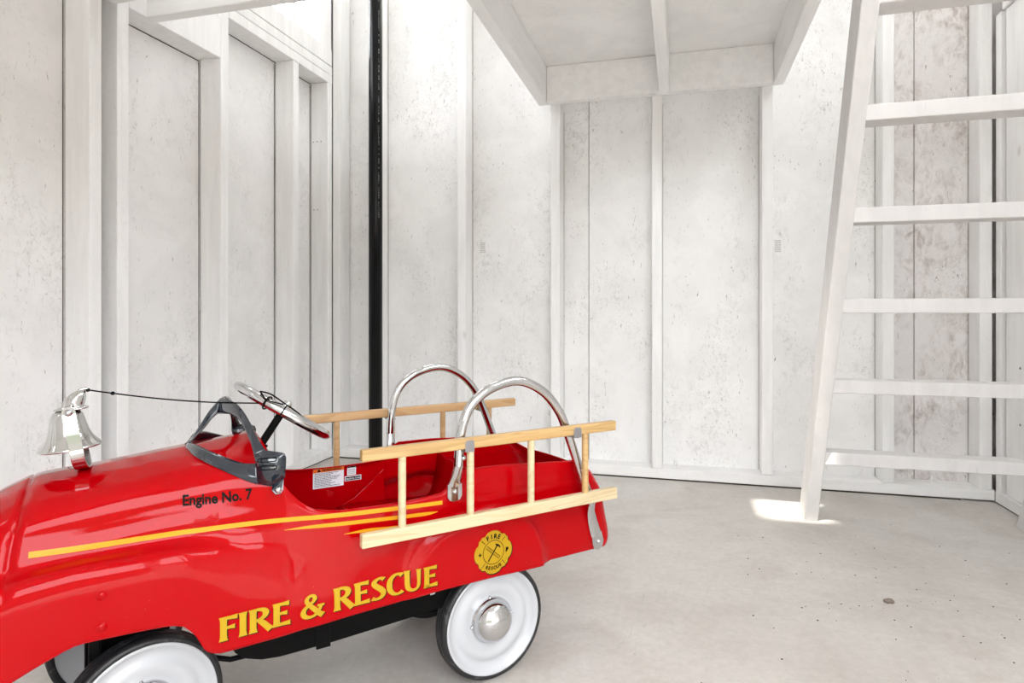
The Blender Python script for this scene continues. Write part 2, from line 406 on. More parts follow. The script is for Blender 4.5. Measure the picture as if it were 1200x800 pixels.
# ---------------------------------------------------------------- pebble and grit
pb = bmesh.new(); bmesh.ops.create_icosphere(pb, subdivisions=3, radius=.011)
for v in pb.verts:
    n = v.co.normalized(); v.co *= 1 + .14*math.sin(n.x*5+n.y*3) + .08*math.sin(n.z*9+n.y*7); v.co.z *= .5
me = bpy.data.meshes.new('pebble'); pb.to_mesh(me); pb.free(); me.materials.append(simple('grey stone', (.20,.16,.13), .8))
po = bpy.data.objects.new('pebble', me); COL.objects.link(po)
def floor_at(px, py):
    dx = (px-600)/735; Z = H*735/(py-365); return (Z*(dx*math.cos(TH)-math.sin(TH)), Z*(dx*math.sin(TH)+math.cos(TH)))
q = floor_at(1042, 706); po.location = (q[0], q[1], .004); po.scale = (1,.7,1)
tag(po, 'small grey brown pebble lying on the open concrete floor', 'pebble')
gr = MB()
for i in range(150):
    t = random.random()
    x = random.gauss(.55,.28); y = random.gauss(1.45,.33)
    if not (-.1 < x < .98 and .75 < y < 2.4): continue
    r = random.uniform(.0007,.0021); a = random.uniform(0,6)
    pts = [(x+r*random.uniform(.6,1.3)*math.cos(a+k*1.26), y+r*random.uniform(.5,1.1)*math.sin(a+k*1.26)) for k in range(5)]
    gr.prism(pts, lambda X,Y: (X,Y,0), lambda X,Y: (X,Y,.0012))
tag(gr.build('floor_grit', simple('dark grit', (.10,.085,.07), .9)), 'dark crumbs of grit scattered over the concrete floor', 'grit', kind='stuff')

# ================================================================ PEDAL CAR
CY = .145                                   # centre plane in the car's own frame (u rearward, v to the far side, z up)
_xc, _yc = -.0317, 1.110
P0 = (_xc*math.cos(TH)-_yc*math.sin(TH), _xc*math.sin(TH)+_yc*math.cos(TH))
CAR = empty('pedal_car', (P0[0], P0[1], 0), math.atan2(.5188,.8548)+TH)
tag(CAR, 'glossy red toy fire engine pedal car with white wheels on the concrete floor', 'pedal car')

def pchip(xs, ys):
    n = len(xs); h = [xs[i+1]-xs[i] for i in range(n-1)]; d = [(ys[i+1]-ys[i])/h[i] for i in range(n-1)]
    m = [d[0]] + [0]*(n-2) + [d[-1]]
    for i in range(1, n-1):
        if d[i-1]*d[i] > 0:
            w1 = 2*h[i]+h[i-1]; w2 = h[i]+2*h[i-1]; m[i] = (w1+w2)/(w1/d[i-1]+w2/d[i])
    def f(x):
        if x <= xs[0]: return ys[0]
        if x >= xs[-1]: return ys[-1]
        i = max(k for k in range(n) if xs[k] <= x); i = min(i, n-2)
        t = (x-xs[i])/h[i]
        return ((1+2*t)*(1-t)**2*ys[i] + t*(1-t)**2*h[i]*m[i] + t*t*(3-2*t)*ys[i+1] + t*t*(t-1)*h[i]*m[i+1])
    return f
# control stations: u -> 13 (half-width d, z)
ST = {
 -.772: [(0,.300),(.030,.298),(.060,.292),(.080,.283),(.092,.272),(.100,.262),(.104,.252),(.108,.240),(.112,.228),(.114,.212),(.114,.196),(.112,.178),(.108,.160)],
 -.763: [(0,.350),(.040,.347),(.070,.338),(.090,.325),(.101,.312),(.108,.300),(.112,.288),(.118,.272),(.124,.258),(.128,.238),(.130,.215),(.130,.190),(.127,.163)],
 -.735: [(0,.380),(.042,.377),(.078,.367),(.099,.353),(.111,.338),(.117,.325),(.121,.312),(.128,.298),(.140,.285),(.148,.264),(.151,.235),(.151,.205),(.149,.166)],
 -.700: [(0,.404),(.044,.400),(.082,.389),(.105,.374),(.117,.358),(.123,.344),(.126,.329),(.131,.314),(.144,.306),(.154,.287),(.158,.255),(.159,.218),(.157,.180)],
 -.660: [(0,.4185),(.045,.4145),(.085,.403),(.108,.388),(.121,.371),(.1265,.357),(.1290,.341),(.133,.326),(.146,.315),(.156,.299),(.160,.270),(.161,.240),(.160,.207)],
 -.600: [(0,.4235),(.045,.420),(.085,.408),(.109,.393),(.122,.376),(.1280,.362),(.1305,.346),(.134,.330),(.148,.320),(.158,.304),(.1605,.280),(.161,.255),(.160,.234)],
 -.520: [(0,.4330),(.045,.429),(.086,.416),(.110,.399),(.123,.380),(.1290,.365),(.1320,.349),(.137,.332),(.150,.319),(.157,.300),(.1595,.275),(.160,.250),(.1595,.232)],
 -.495: [(0,.4365),(.045,.432),(.086,.419),(.111,.402),(.124,.382),(.1300,.367),(.1335,.350),(.138,.333),(.150,.317),(.157,.297),(.1595,.272),(.160,.250),(.1595,.229)],
 -.475: [(0,.4390),(.046,.434),(.087,.421),(.112,.403),(.125,.383),(.1310,.368),(.1345,.351),(.139,.333),(.149,.314),(.156,.290),(.1590,.260),(.160,.235),(.1595,.211)],
 -.460: [(0,.4410),(.046,.436),(.088,.422),(.113,.404),(.126,.384),(.1320,.369),(.1355,.351),(.140,.333),(.149,.311),(.156,.284),(.1590,.250),(.160,.218),(.1595,.184)],
 -.440: [(0,.4430),(.047,.438),(.089,.424),(.114,.406),(.127,.386),(.1330,.370),(.1365,.352),(.141,.332),(.148,.308),(.155,.278),(.1585,.245),(.160,.212),(.1595,.177)],
 -.400: [(0,.4480),(.048,.442),(.092,.428),(.117,.410),(.130,.390),(.1350,.372),(.1390,.352),(.143,.330),(.148,.302),(.154,.270),(.1580,.240),(.160,.210),(.1595,.178)],
 -.360: [(0,.4530),(.049,.448),(.094,.433),(.120,.414),(.133,.396),(.1380,.375),(.1420,.352),(.145,.328),(.149,.297),(.154,.265),(.1580,.235),(.160,.208),(.1595,.179)],
 -.345: [(0,.4530),(.049,.446),(.094,.430),(.122,.402),(.136,.379),(.1410,.364),(.1440,.346),(.147,.323),(.150,.293),(.154,.262),(.1580,.233),(.160,.207),(.1595,.180)],
 -.330: [(0,.45),(.049,.44),(.094,.42),(.126,.39),(.1400,.3630),(.1440,.354),(.1465,.339),(.149,.319),(.151,.290),(.155,.260),(.1580,.232),(.160,.206),(.1595,.181)],
 -.310: [(0,.45),(.049,.44),(.094,.42),(.130,.38),(.1440,.3510),(.1480,.345),(.1500,.333),(.151,.315),(.153,.288),(.155,.258),(.1580,.232),(.160,.206),(.1595,.181)],
 -.270: [(0,.45),(.049,.44),(.094,.42),(.132,.37),(.1455,.3440),(.1500,.340),(.1520,.330),(.153,.313),(.154,.286),(.156,.257),(.1580,.231),(.160,.206),(.1595,.183)],
 -.180: [(0,.45),(.049,.44),(.094,.42),(.132,.37),(.1450,.3410),(.1495,.338),(.1520,.329),(.153,.312),(.154,.285),(.156,.257),(.1580,.231),(.160,.207),(.1595,.186)],
 -.105: [(0,.45),(.049,.44),(.094,.42),(.132,.37),(.1430,.3440),(.1475,.341),(.1500,.331),(.151,.314),(.152,.287),(.155,.259),(.1575,.233),(.160,.209),(.1595,.189)],
 -.092: [(0,.45),(.049,.44),(.094,.42),(.132,.38),(.1420,.3520),(.1465,.349),(.1490,.340),(.150,.320),(.150,.290),(.152,.260),(.1560,.234),(.159,.210),(.1590,.189)],
 -.080: [(0,.45),(.049,.44),(.094,.42),(.132,.39),(.1410,.3700),(.1455,.367),(.1475,.356),(.148,.332),(.148,.296),(.149,.262),(.1520,.235),(.155,.211),(.1555,.189)],
 -.068: [(0,.45),(.049,.44),(.094,.42),(.132,.39),(.1400,.3770),(.1445,.374),(.1465,.363),(.147,.336),(.147,.298),(.148,.262),(.1500,.235),(.151,.211),(.1510,.189)],
 -.020: [(0,.45),(.049,.44),(.094,.42),(.132,.39),(.1395,.3770),(.1440,.374),(.1460,.363),(.1465,.336),(.147,.298),(.1475,.262),(.1480,.235),(.148,.211),(.1480,.189)],
  .080: [(0,.45),(.049,.44),(.094,.42),(.132,.39),(.1390,.3710),(.1435,.368),(.1455,.357),(.146,.331),(.1465,.294),(.147,.260),(.1475,.233),(.1475,.209),(.1475,.187)],
  .165: [(0,.45),(.049,.44),(.094,.42),(.132,.39),(.1385,.3650),(.1430,.362),(.1445,.351),(.145,.326),(.1455,.291),(.146,.258),(.1460,.232),(.146,.208),(.1460,.187)],
}
us = sorted(ST)
FD = [pchip(us, [ST[u][j][0] for u in us]) for j in range(13)]
FZ = [pchip(us, [ST[u][j][1] for u in us]) for j in range(13)]
SUB = 7
KS = {
 -.772: [(0,.300),(.030,.298),(.058,.292),(.076,.285),(.086,.276),(.089,.270),(.091,.266),(.094,.262),(.097,.257),(.100,.250),(.103,.243),(.107,.236),(.110,.227),(.112,.216),(.114,.204),(.112,.185),(.108,.160)],
 -.763: [(0,.350),(.039,.346),(.070,.336),(.086,.324),(.096,.312),(.099,.304),(.101,.300),(.104,.294),(.108,.288),(.112,.280),(.117,.272),(.122,.265),(.126,.256),(.129,.245),(.130,.228),(.130,.200),(.127,.163)],
 -.735: [(0,.380),(.041,.376),(.076,.365),(.095,.352),(.106,.337),(.109,.326),(.111,.322),(.114,.315),(.118,.308),(.122,.300),(.129,.293),(.139,.288),(.145,.281),(.149,.270),(.151,.252),(.151,.220),(.149,.166)],
 -.700: [(0,.404),(.043,.400),(.080,.389),(.100,.376),(.112,.359),(.115,.346),(.117,.342),(.119,.334),(.123,.327),(.127,.317),(.135,.310),(.147,.306),(.153,.299),(.157,.288),(.159,.270),(.159,.235),(.157,.180)],
 -.660: [(0,.4185),(.044,.4145),(.082,.404),(.101,.392),(.113,.375),(.115,.362),(.117,.359),(.119,.350),(.1235,.342),(.126,.330),(.134,.324),(.149,.321),(.1555,.315),(.159,.305),(.1605,.290),(.161,.25),(.160,.207)],
 -.600: [(0,.4235),(.045,.4195),(.085,.409),(.104,.399),(.1145,.381),(.116,.368),(.118,.3645),(.119,.356),(.1245,.346),(.1255,.334),(.134,.3305),(.150,.3275),(.1560,.322),(.1595,.313),(.1610,.298),(.161,.26),(.160,.234)],
 -.500: [(0,.436),(.047,.4315),(.088,.420),(.107,.409),(.1175,.391),(.119,.378),(.1215,.3745),(.1225,.365),(.1285,.354),(.1295,.337),(.138,.3315),(.152,.3275),(.1570,.321),(.1602,.312),(.1612,.297),(.161,.26),(.1595,.230)],
 -.440: [(0,.443),(.047,.438),(.089,.426),(.110,.414),(.1205,.396),(.122,.380),(.1245,.3765),(.126,.366),(.131,.356),(.133,.338),(.141,.325),(.150,.3150),(.1540,.307),(.1570,.296),(.1590,.280),(.160,.25),(.1595,.177)],
 -.400: [(0,.448),(.048,.442),(.092,.429),(.115,.416),(.1265,.398),(.1285,.382),(.1305,.377),(.132,.366),(.1355,.356),(.138,.337),(.144,.321),(.150,.307),(.153,.297),(.155,.285),(.157,.270),(.1595,.24),(.1595,.178)],
 -.360: [(0,.453),(.049,.448),(.094,.433),(.120,.414),(.133,.396),(.1345,.384),(.136,.378),(.138,.366),(.140,.356),(.144,.336),(.1465,.316),(.149,.300),(.151,.288),(.153,.276),(.1555,.262),(.159,.235),(.1595,.179)],
}
kus = sorted(KS)
KD = [pchip(kus, [KS[u][j][0] for u in kus]) for j in range(17)]
KZ = [pchip(kus, [KS[u][j][1] for u in kus]) for j in range(16)] + [FZ[12]]
def resample(P, n):
    L = [0]
    for a, b in zip(P, P[1:]): L.append(L[-1]+math.hypot(b[0]-a[0], b[1]-a[1]))
    out = []; i = 0
    for k in range(n+1):
        s_ = L[-1]*k/n
        while i < len(P)-2 and L[i+1] < s_: i += 1
        t = (s_-L[i])/max(1e-9, L[i+1]-L[i]); out.append((P[i][0]+(P[i+1][0]-P[i][0])*t, P[i][1]+(P[i+1][1]-P[i][1])*t))
    return out
def front_section(u):
    P = [(KD[j](u), KZ[j](u)) for j in range(17)]
    Q = resample(P[:5], 4*SUB)[:-1] + resample(P[4:], 8*SUB)
    for it in range(4):
        R_ = [(-Q[1][0], Q[1][1])] + Q
        Q = [(0.25*R_[i][0]+.5*R_[i+1][0]+.25*R_[i+2][0], .25*R_[i][1]+.5*R_[i+1][1]+.25*R_[i+2][1]) for i in range(len(Q)-1)] + [Q[-1]]
    return Q
def section(u):
    if u < -.359: return front_section(u)
    P = [(FD[j](u), FZ[j](u)) for j in range(13)]
    out = []
    for j in range(12):
        a = P[j-1] if j else (-P[1][0], P[1][1]); b, c = P[j], P[j+1]; d = P[j+2] if j < 11 else (2*P[12][0]-P[11][0], 2*P[12][1]-P[11][1])
        if u > -.355 and j == 4: a = (2*b[0]-c[0], 2*b[1]-c[1])
        for k in range(SUB):
            t = k/SUB
            out.append(tuple(.5*((2*b[i]) + (-a[i]+c[i])*t + (2*a[i]-5*b[i]+4*c[i]-d[i])*t*t + (-a[i]+3*b[i]-3*c[i]+d[i])*t**3) for i in (0,1)))
    out.append(P[12]); return out
def sstep(x): x = max(0, min(1, x)); return x*x*(3-2*x)
uez = pchip([.172,.185,.202,.245,.301,.319,.336,.350,.37], [.252,.270,.276,.268,.254,.243,.232,.218,.200])
def fender_bump(u, z):
    r = (abs(u+.030)/(.150 if u < -.03 else .140))**2.5 + (abs(z-.180)/.130)**2.5
    return sstep((1-r)/(.42 if u < -.03 else .30))
def shell_pt(u, d, z):
    if u > -.09:
        w = sstep((u+.075)/.03)
        d -= .0016*math.exp(-((z-.327)/.0028)**2)*w
    if u > -.2: d += max(0, .1635-d) * fender_bump(u, z)
    return d
ulist = [-.772,-.770,-.767,-.763,-.758,-.752,-.745,-.735,-.725,-.716,-.708,-.700,-.690,-.680,-.6725,-.6712,-.6705,-.6690,-.6683,-.667]
u = -.657
while u < -.50: ulist.append(u); u += .012
while u < -.44: ulist.append(u); u += .005
while u < -.365: ulist.append(u); u += .010
ulist.append(-.360)
u = -.355
while u < -.30: ulist.append(u); u += .005
while u < -.12: ulist.append(u); u += .011
while u < -.06: ulist.append(u); u += .003
while u < .165: ulist.append(u); u += .008
ulist.append(.165)
RIM = 4*SUB
cols = []                        # columns of (u,d,z) half section
for u in ulist:
    col = []
    for j, (d, z) in enumerate(section(u)):
        uu = u; 
        if -.6715 < u < -.6680 and j < 8*SUB:
            kk = 1 - sstep((j-7*SUB)/SUB); d *= 1-.016*kk; z = z - .0026 if j < RIM else z
        if -.48 < u <= -.355 and j < RIM:            # cowl edge bows forward at the centre
            uu = u - .014*(1-(d/.133)**2)*sstep((u+.48)/.12)
        if u < -.62: uu = u + .010*sstep((j-2*SUB)/(4*SUB))*sstep((-.62-u)/.04)*-1 + .0
        dd = shell_pt(u, d, z)
        if u > .10 : uu = .10 + (u-.10)/.065*(uez(z)-.03-.10)
        col.append((uu, dd, z))
    cols.append(col)
# rounded rear corner and tail panel
last = section(.165)
tailcols = []
for a in range(1, 9):
    an = a/8*PI/2; c = []
    for j, (d, z) in enumerate(last):
        dd = shell_pt(.165, d, z)
        top = .364 - .030*sstep(a/8)
        zz = min(z, z + (top-.364)*max(0,(z-.25)/.115))
        ue = uez(zz)
        c.append((ue-.03+.03*math.sin(an), dd-.03+.03*math.cos(an), zz))
    tailcols.append(c)
base = tailcols[-1]
for k in range(1, 9):
    f = 1-k/8
    tailcols.append([(uu+.010*(1-f*f), dd*f, z) for uu, dd, z in base])
body = MB()
J = len(cols[0])
def add_half(sgn):
    vs = []; allc = cols + tailcols
    for c in allc: vs += [(a, CY - sgn*b, z) for a, b, z in c]
    fs = []
    nfull = len([u for u in ulist if u <= -.359])
    for i in range(len(allc)-1):
        for j in range(J-1):
            if j < RIM and i >= nfull-1: continue
            fs.append((i*J+j, i*J+j+1, (i+1)*J+j+1, (i+1)*J+j))
    # closed nose cap
    body.add(vs, fs, True)
add_half(1); add_half(-1)
# nose face
nose = cols[0]; nn = len(nose)
for sgn in (1,-1):
    vs = [(a, CY - sgn*b, z) for a, b, z in nose] + [(nose[0][0]-.003, CY, z) for a, b, z in nose]
    body.add(vs, [(j, j+1, nn+j+1, nn+j) for j in range(nn-1)], True)
bm = bmesh.new()
for v in body.v: bm.verts.new(v)
bm.verts.ensure_lookup_table()
for f in body.f:
    try: bm.faces.new([bm.verts[i] for i in f])
    except Exception: pass
for f in bm.faces: f.smooth = True
bmesh.ops.remove_doubles(bm, verts=bm.verts, dist=1e-5)
loose = [v for v in bm.verts if not v.link_faces]; bmesh.ops.delete(bm, geom=loose, context='VERTS')
bmesh.ops.recalc_face_normals(bm, faces=bm.faces)
# make sure the side normals point out
bm.normal_update()
side = [f for f in bm.faces if f.calc_center_median().y < CY-.14]
if side and sum(f.normal.y for f in side) > 0: bmesh.ops.reverse_faces(bm, faces=bm.faces)
BV = BVHTree.FromBMesh(bm)
me = bpy.data.meshes.new('body_shell'); bm.to_mesh(me); bm.free(); me.materials.append(M_red)
shell = bpy.data.objects.new('body_shell', me); COL.objects.link(shell); shell.parent = CAR
sm = shell.modifiers.new('s', 'SOLIDIFY'); sm.thickness = .0022; sm.offset = -1

def side_hit(u, z, lift=.0008, far=False):
    o = Vector((u, -.3, z)) if not far else Vector((u, .6, z))
    h = BV.ray_cast(o, Vector((0,1,0)) if not far else Vector((0,-1,0)))
    if h[0] is None: return Vector((u, -.015, z))
    n = h[1]
    if n.y > 0 and not far: n = -n
    return h[0] + n*lift
def down_hit(u, v, lift=.0008):
    h = BV.ray_cast(Vector((u, v, 1)), Vector((0,0,-1)))
    if h[0] is None: return Vector((u, v, .42))
    n = h[1] if h[1].z > 0 else -h[1]
    return h[0] + n*lift
def diag_hit(u, s, lift=.0008):
    """hit on the near hood shoulder along a 45 degree ray; s runs up the slope"""
    dr = Vector((0,1,-1)).normalized(); up = Vector((0,1,1)).normalized()
    o = Vector((u, .02, .385)) + up*s - dr*.3
    h = BV.ray_cast(o, dr)
    if h[0] is None: return Vector((u, .02, .385)) + up*s
    n = h[1] if h[1].dot(dr) < 0 else -h[1]
    return h[0] + n*lift

# ---- decals
def catmull(P, n=6):
    out = []
    for i in range(len(P)-1):
        a = P[max(i-1,0)]; b = P[i]; c = P[i+1]; d = P[min(i+2,len(P)-1)]
        for k in range(n):
            t = k/n
            out.append(tuple(.5*((2*b[q]) + (-a[q]+c[q])*t + (2*a[q]-5*b[q]+4*c[q]-d[q])*t*t + (-a[q]+3*b[q]-3*c[q]+d[q])*t**3) for q in range(len(b))))
    out.append(P[-1]); return out
def ribbon(mb, pts, f, nsub=3, thick=.0006):
    """pts = (x,y,width); f maps (x,y)->3D"""
    L = []; n = len(pts)
    for i, (x, y, w) in enumerate(pts):
        a = pts[max(i-1,0)]; b = pts[min(i+1,n-1)]
        tx, ty = b[0]-a[0], b[1]-a[1]; l = math.hypot(tx, ty) or 1; nx, ny = -ty/l, tx/l
        L.append([f(x+nx*w*(k/nsub-.5), y+ny*w*(k/nsub-.5)) for k in range(nsub+1)])
    m = nsub+1; vs = [p for r in L for p in r]
    fs = [(i*m+k, i*m+k+1, (i+1)*m+k+1, (i+1)*m+k) for i in range(n-1) for k in range(nsub)]
    mb.add(vs, fs, False)
def stem(x0, y0, x1, y1, w=.21, fl=.045):
    P = []
    for k in range(11):
        t = k/10; e = abs(2*t-1)
        P.append((x0+(x1-x0)*t, y0+(y1-y0)*t, w + fl*max(0,(e-.62)/.38)**1.5*1.6))
    return P
def arm(x0, y, x1, w0=.12, w1=.21, sl=0):
    return [(x0+(x1-x0)*k/8, y+sl*k/8, w0+(w1-w0)*(k/8)**2.2) for k in range(9)]
GL = {
 'F': (.60, [stem(.15,0,.15,1), arm(.1,.935,.58,.13,.20,-.02), arm(.2,.53,.50,.12,.19)]),
 'I': (.32, [stem(.15,0,.15,1)]),
 'E': (.63, [stem(.15,0,.15,1), arm(.1,.935,.57,.13,.20,-.02), arm(.2,.53,.50,.12,.18), arm(.1,.065,.60,.13,.20,.02)]),
 'R': (.76, [stem(.15,0,.15,1), catmull([(.15,.945,.11),(.34,.945,.13),(.50,.88,.18),(.56,.75,.21),(.50,.60,.17),(.36,.515,.12),(.2,.50,.10)]), catmull([(.32,.52,.17),(.48,.32,.21),(.62,.12,.22),(.72,-.01,.25)])]),
 'S': (.60, [catmull([(.53,.88,.20),(.47,.93,.15),(.33,.955,.12),(.18,.87,.18),(.15,.74,.21),(.26,.60,.22),(.42,.44,.23),(.50,.28,.21),(.43,.12,.17),(.28,.05,.12),(.14,.07,.14),(.06,.12,.20)])]),
 'C': (.70, [catmull([(.66,.86,.22),(.60,.91,.17),(.47,.955,.12),(.30,.90,.16),(.17,.72,.21),(.14,.50,.22),(.17,.28,.21),(.30,.10,.16),(.47,.045,.12),(.60,.09,.15),(.67,.14,.17)])]),
 'U': (.78, [catmull([(.15,1.0,.26),(.15,.9,.215),(.15,.6,.20),(.15,.36,.20),(.20,.16,.19),(.36,.06,.13),(.52,.12,.12),(.59,.28,.13),(.60,.6,.14),(.60,.9,.16),(.60,1.0,.21)])]),
 '&': (.86, [catmull([(.80,.02,.24),(.66,.14,.20),(.46,.40,.18),(.27,.66,.16),(.24,.82,.15),(.34,.94,.12),(.47,.93,.13),(.52,.80,.15),(.45,.68,.12),(.30,.56,.12),(.15,.42,.16),(.11,.24,.19),(.20,.09,.17),(.38,.04,.12),(.56,.12,.12),(.68,.30,.12),(.73,.46,.12)]), [(.60,.47,.09),(.72,.475,.09),(.85,.47,.10)]]),
 ' ': (.30, []),
}
def word(txt, u0, z0, u1, z1, h, name, mat, lift, du=0, dz=0, parent=None):
    tot = sum(GL[c][0] for c in txt); sc = (u1-u0)/tot/h; x = 0; mb = MB()
    for c in txt:
        adv, st = GL[c]
        for s in st:
            def f(a, b, x=x):
                X = (x+a)*sc*h; t = X/(u1-u0)
                return side_hit(u0+X+du, z0+(z1-z0)*t+b*h+dz, lift)
            ribbon(mb, s, f)
        x += adv
    return mb.build(name, mat, parent)
sh = word('FIRE & RESCUE', -.446, .1935, -.117, .2005, .0335, 'lettering_shadow', M_ink, .0006, .0016, -.0016, CAR)
wd = word('FIRE & RESCUE', -.446, .1935, -.117, .2005, .0335, 'lettering', M_yel, .0012, 0, 0, CAR)
wd['label'] = 'gold words FIRE & RESCUE with black edge'

def text_mesh(s, size=1.0, bold=0.0, align='LEFT'):
    c = bpy.data.curves.new('t', 'FONT'); c.body = s; c.size = size; c.offset = bold; c.align_x = align; c.resolution_u = 3
    o = bpy.data.objects.new('t', c); COL.objects.link(o)
    dg = bpy.context.evaluated_depsgraph_get(); dg.update(); m = o.evaluated_get(dg).to_mesh()
    vs = [tuple(v.co) for v in m.vertices]; fs = [tuple(p.vertices) for p in m.polygons]
    o.evaluated_get(dg).to_mesh_clear(); bpy.data.objects.remove(o); bpy.data.curves.remove(c)
    return vs, fs
def put_text(mb, s, f, size, bold=0.0, align='LEFT'):
    vs, fs = text_mesh(s, 1.0, bold, align)
    mb.add([f(x*size, y*size) for x, y, z in vs], fs)
# stripes
def stripe(name, pts):
    mb = MB(); P = catmull(pts, 8)
    ribbon(mb, P, lambda x, z: side_hit(x, z, .0009), 2)
    o = mb.build(name, M_org, CAR); return o
stripe('stripe', [(-.6592,.3443,.0070),(-.600,.3432,.0070),(-.5026,.3442,.0068),(-.4494,.3434,.0066),(-.3586,.3424,.0064),(-.2455,.3362,.0062),(-.175,.3330,.0062),(-.103,.3300,.0062)])
stripe('stripe', [(-.356,.3280,0.00052),(-.310,.3270,0.00516),(-.244,.3230,0.00585),(-.160,.3180,0.00585),(-.130,.3165,0.00516),(-.112,.3165,0.00052)])
stripe('stripe', [(-.270,.3085,0.00052),(-.235,.3080,0.00499),(-.200,.3050,0.00533),(-.165,.3030,0.00499),(-.140,.3040,0.00052)])
et = MB(); put_text(et, 'Engine No. 7', lambda x, y: diag_hit(-.488+x, -.0012-x*.09+y, .0010), .0172, .030)
o = et.build('lettering', M_ink, CAR); o['label'] = 'small black words Engine No. 7'

# emblem
eu, ez = -.0125, .2335
def ef(lift): return lambda x, y: side_hit(eu+x, ez+y, lift)
def outline(k, rr=.0335):
    P = []
    for i in range(96):
        a = 2*PI*i/96
        r = rr*(1 + .085*abs(math.cos(2*a))**.6 + .03*math.cos(4*a) - .075*math.exp(-((math.sin(2*a)**2-1)/.16)**2)*-1 - .05*math.exp(-((abs((a%(PI/2))-PI/4)-.28)/.10)**2))
        P.append((r*k*math.cos(a), r*k*math.sin(a)))
    return P
def disc(mb, P, f, rings=8):
    vs = [f(0,0)]
    for r in range(1, rings+1): vs += [f(x*r/rings, y*r/rings) for x, y in P]
    n = len(P); fs = [(0, 1+i, 1+(i+1) % n) for i in range(n)]
    for r in range(rings-1):
        o = 1+r*n; fs += [(o+i, o+(i+1) % n, o+n+(i+1) % n, o+n+i) for i in range(n)]
    mb.add(vs, fs)
eb = MB(); disc(eb, [(x+.0010,y-.0012) for x, y in outline(1.03)], ef(.0006)); 
emb = eb.build('emblem', M_ink, CAR); emb['label'] = 'round gold fire and rescue emblem with black edge'
ey = MB(); disc(ey, outline(1.0), ef(.0011)); ey.build('emblem_face', M_yel2, emb)
ei = MB()
def eline(pts, w, smooth=False):
    P = [(x, y, w) for x, y in pts]
    Q = []
    for i in range(len(P)-1):
        for k in range(5): Q.append(tuple(P[i][q]+(P[i+1][q]-P[i][q])*k/5 for q in range(3)))
    Q.append(P[-1]); ribbon(ei, Q, ef(.0016), 1)
ribbon(ei, [(.0205*math.cos(a*PI/24), .0205*math.sin(a*PI/24), .0010) for a in range(49)], ef(.0016), 1)
for a in (45,135,225,315):
    c, s_ = math.cos(math.radians(a)), math.sin(math.radians(a)); eline([(c*.0235,s_*.0235),(c*.033,s_*.033)], .0010)
for off in (-.0022,.0022): eline([(-.0135+off*.7,.0105+off*.7),(.0125+off*.7,-.0115+off*.7)], .0008)   # ladder
for k in range(9):
    t = k/8; x = -.0125+.024*t; y = .0097-.0203*t; eline([(x-.0017,y-.0017),(x+.0017,y+.0017)], .0006)
eline([(-.0105,-.0145),(.0075,.0105)], .0022)                                                           # axe handle
for p in ([(.0035,.0135,.001),(.0065,.0118,.0032),(.0100,.0100,.0034),(.0138,.0062,.0016)],):
    ribbon(ei, p, ef(.0017), 2)
eline([(-.0295,-.0003),(-.0235,-.0003)], .0019); eline([(-.0265,-.0033),(-.0265,.0027)], .0019)         # cross
ribbon(ei, [(.0245,-.0045,.001),(.0262,-.001,.0040),(.0275,.0015,.0052),(.0295,.0040,.001)], ef(.0016), 2); eline([(.0245,.004),(.0300,.001)], .0016)
def arc_text(s, size, r, a0, a1, flip=1):
    for i, ch in enumerate(s):
        a = math.radians(a0+(a1-a0)*i/(len(s)-1)); rot = a-PI/2 if flip > 0 else a+PI/2
        vs, fs = text_mesh(ch, 1, .045, 'CENTER')
        cx, cy = r*math.cos(a), r*math.sin(a)
        ei.add([ef(.0016)(cx+(x*math.cos(rot)-y*math.sin(rot))*size, cy+(x*math.sin(rot)+y*math.cos(rot))*size) for x, y, z in vs], fs)
arc_text('FIRE', .0105, .0240, 114, 66); arc_text('RESCUE', .0080, .0300, 241, 299, -1)
ei.build('emblem_print', M_ink, emb)

# rivets on the fender
for z in (.290,.250):
    p = side_hit(-.581, z, 0); MB().lathe([(0,.0032),(.003,.0028),(.005,.0015),(.0062,0)], Matrix.Translation(p) @ Matrix.Rotation(PI/2,4,'X'), 20).build('rivet', M_red, CAR)
    p = side_hit(-.581, z, 0, True); MB().lathe([(0,.0032),(.003,.0028),(.005,.0015),(.0062,0)], Matrix.Translation(p) @ Matrix.Rotation(-PI/2,4,'X'), 20).build('rivet', M_red, CAR)

# ---- inner tub
tub = MB(); N_ = 26
tp = catmull([(-.200,.225),(-.203,.248),(-.195,.262),(-.17,.266),(-.10,.262),(-.03,.256),(.0,.26),(.012,.30),(.02,.345)], 5)
vs = []
for (a, z) in tp: vs += [(a, CY-.1385, z), (a, CY-.09, z-.003), (a, CY, z-.005), (a, CY+.09, z-.003), (a, CY+.1385, z)]
tub.add(vs, [(i*5+k, i*5+k+1, i*5+5+k+1, i*5+5+k) for i in range(len(tp)-1) for k in range(4)], True)
tub.build('seat_tub', M_red, CAR, solid=.002)
fl_ = MB(); fl_.box(.022,.20, CY-.141, CY+.141, .270, .273); fl_.build('trunk_floor', M_red, CAR)
# side wings of the seat
for v in (CY-.137, CY+.1345):
    wg = MB(); wg.prism([(-.104,.325),(-.100,.245),(-.17,.245),(-.195,.262),(-.165,.275),(-.135,.298)], lambda a, z: (a, v, z), lambda a, z: (a, v+.0025, z))
    wg.build('seat_wing', M_red, CAR, bevel=.0008)

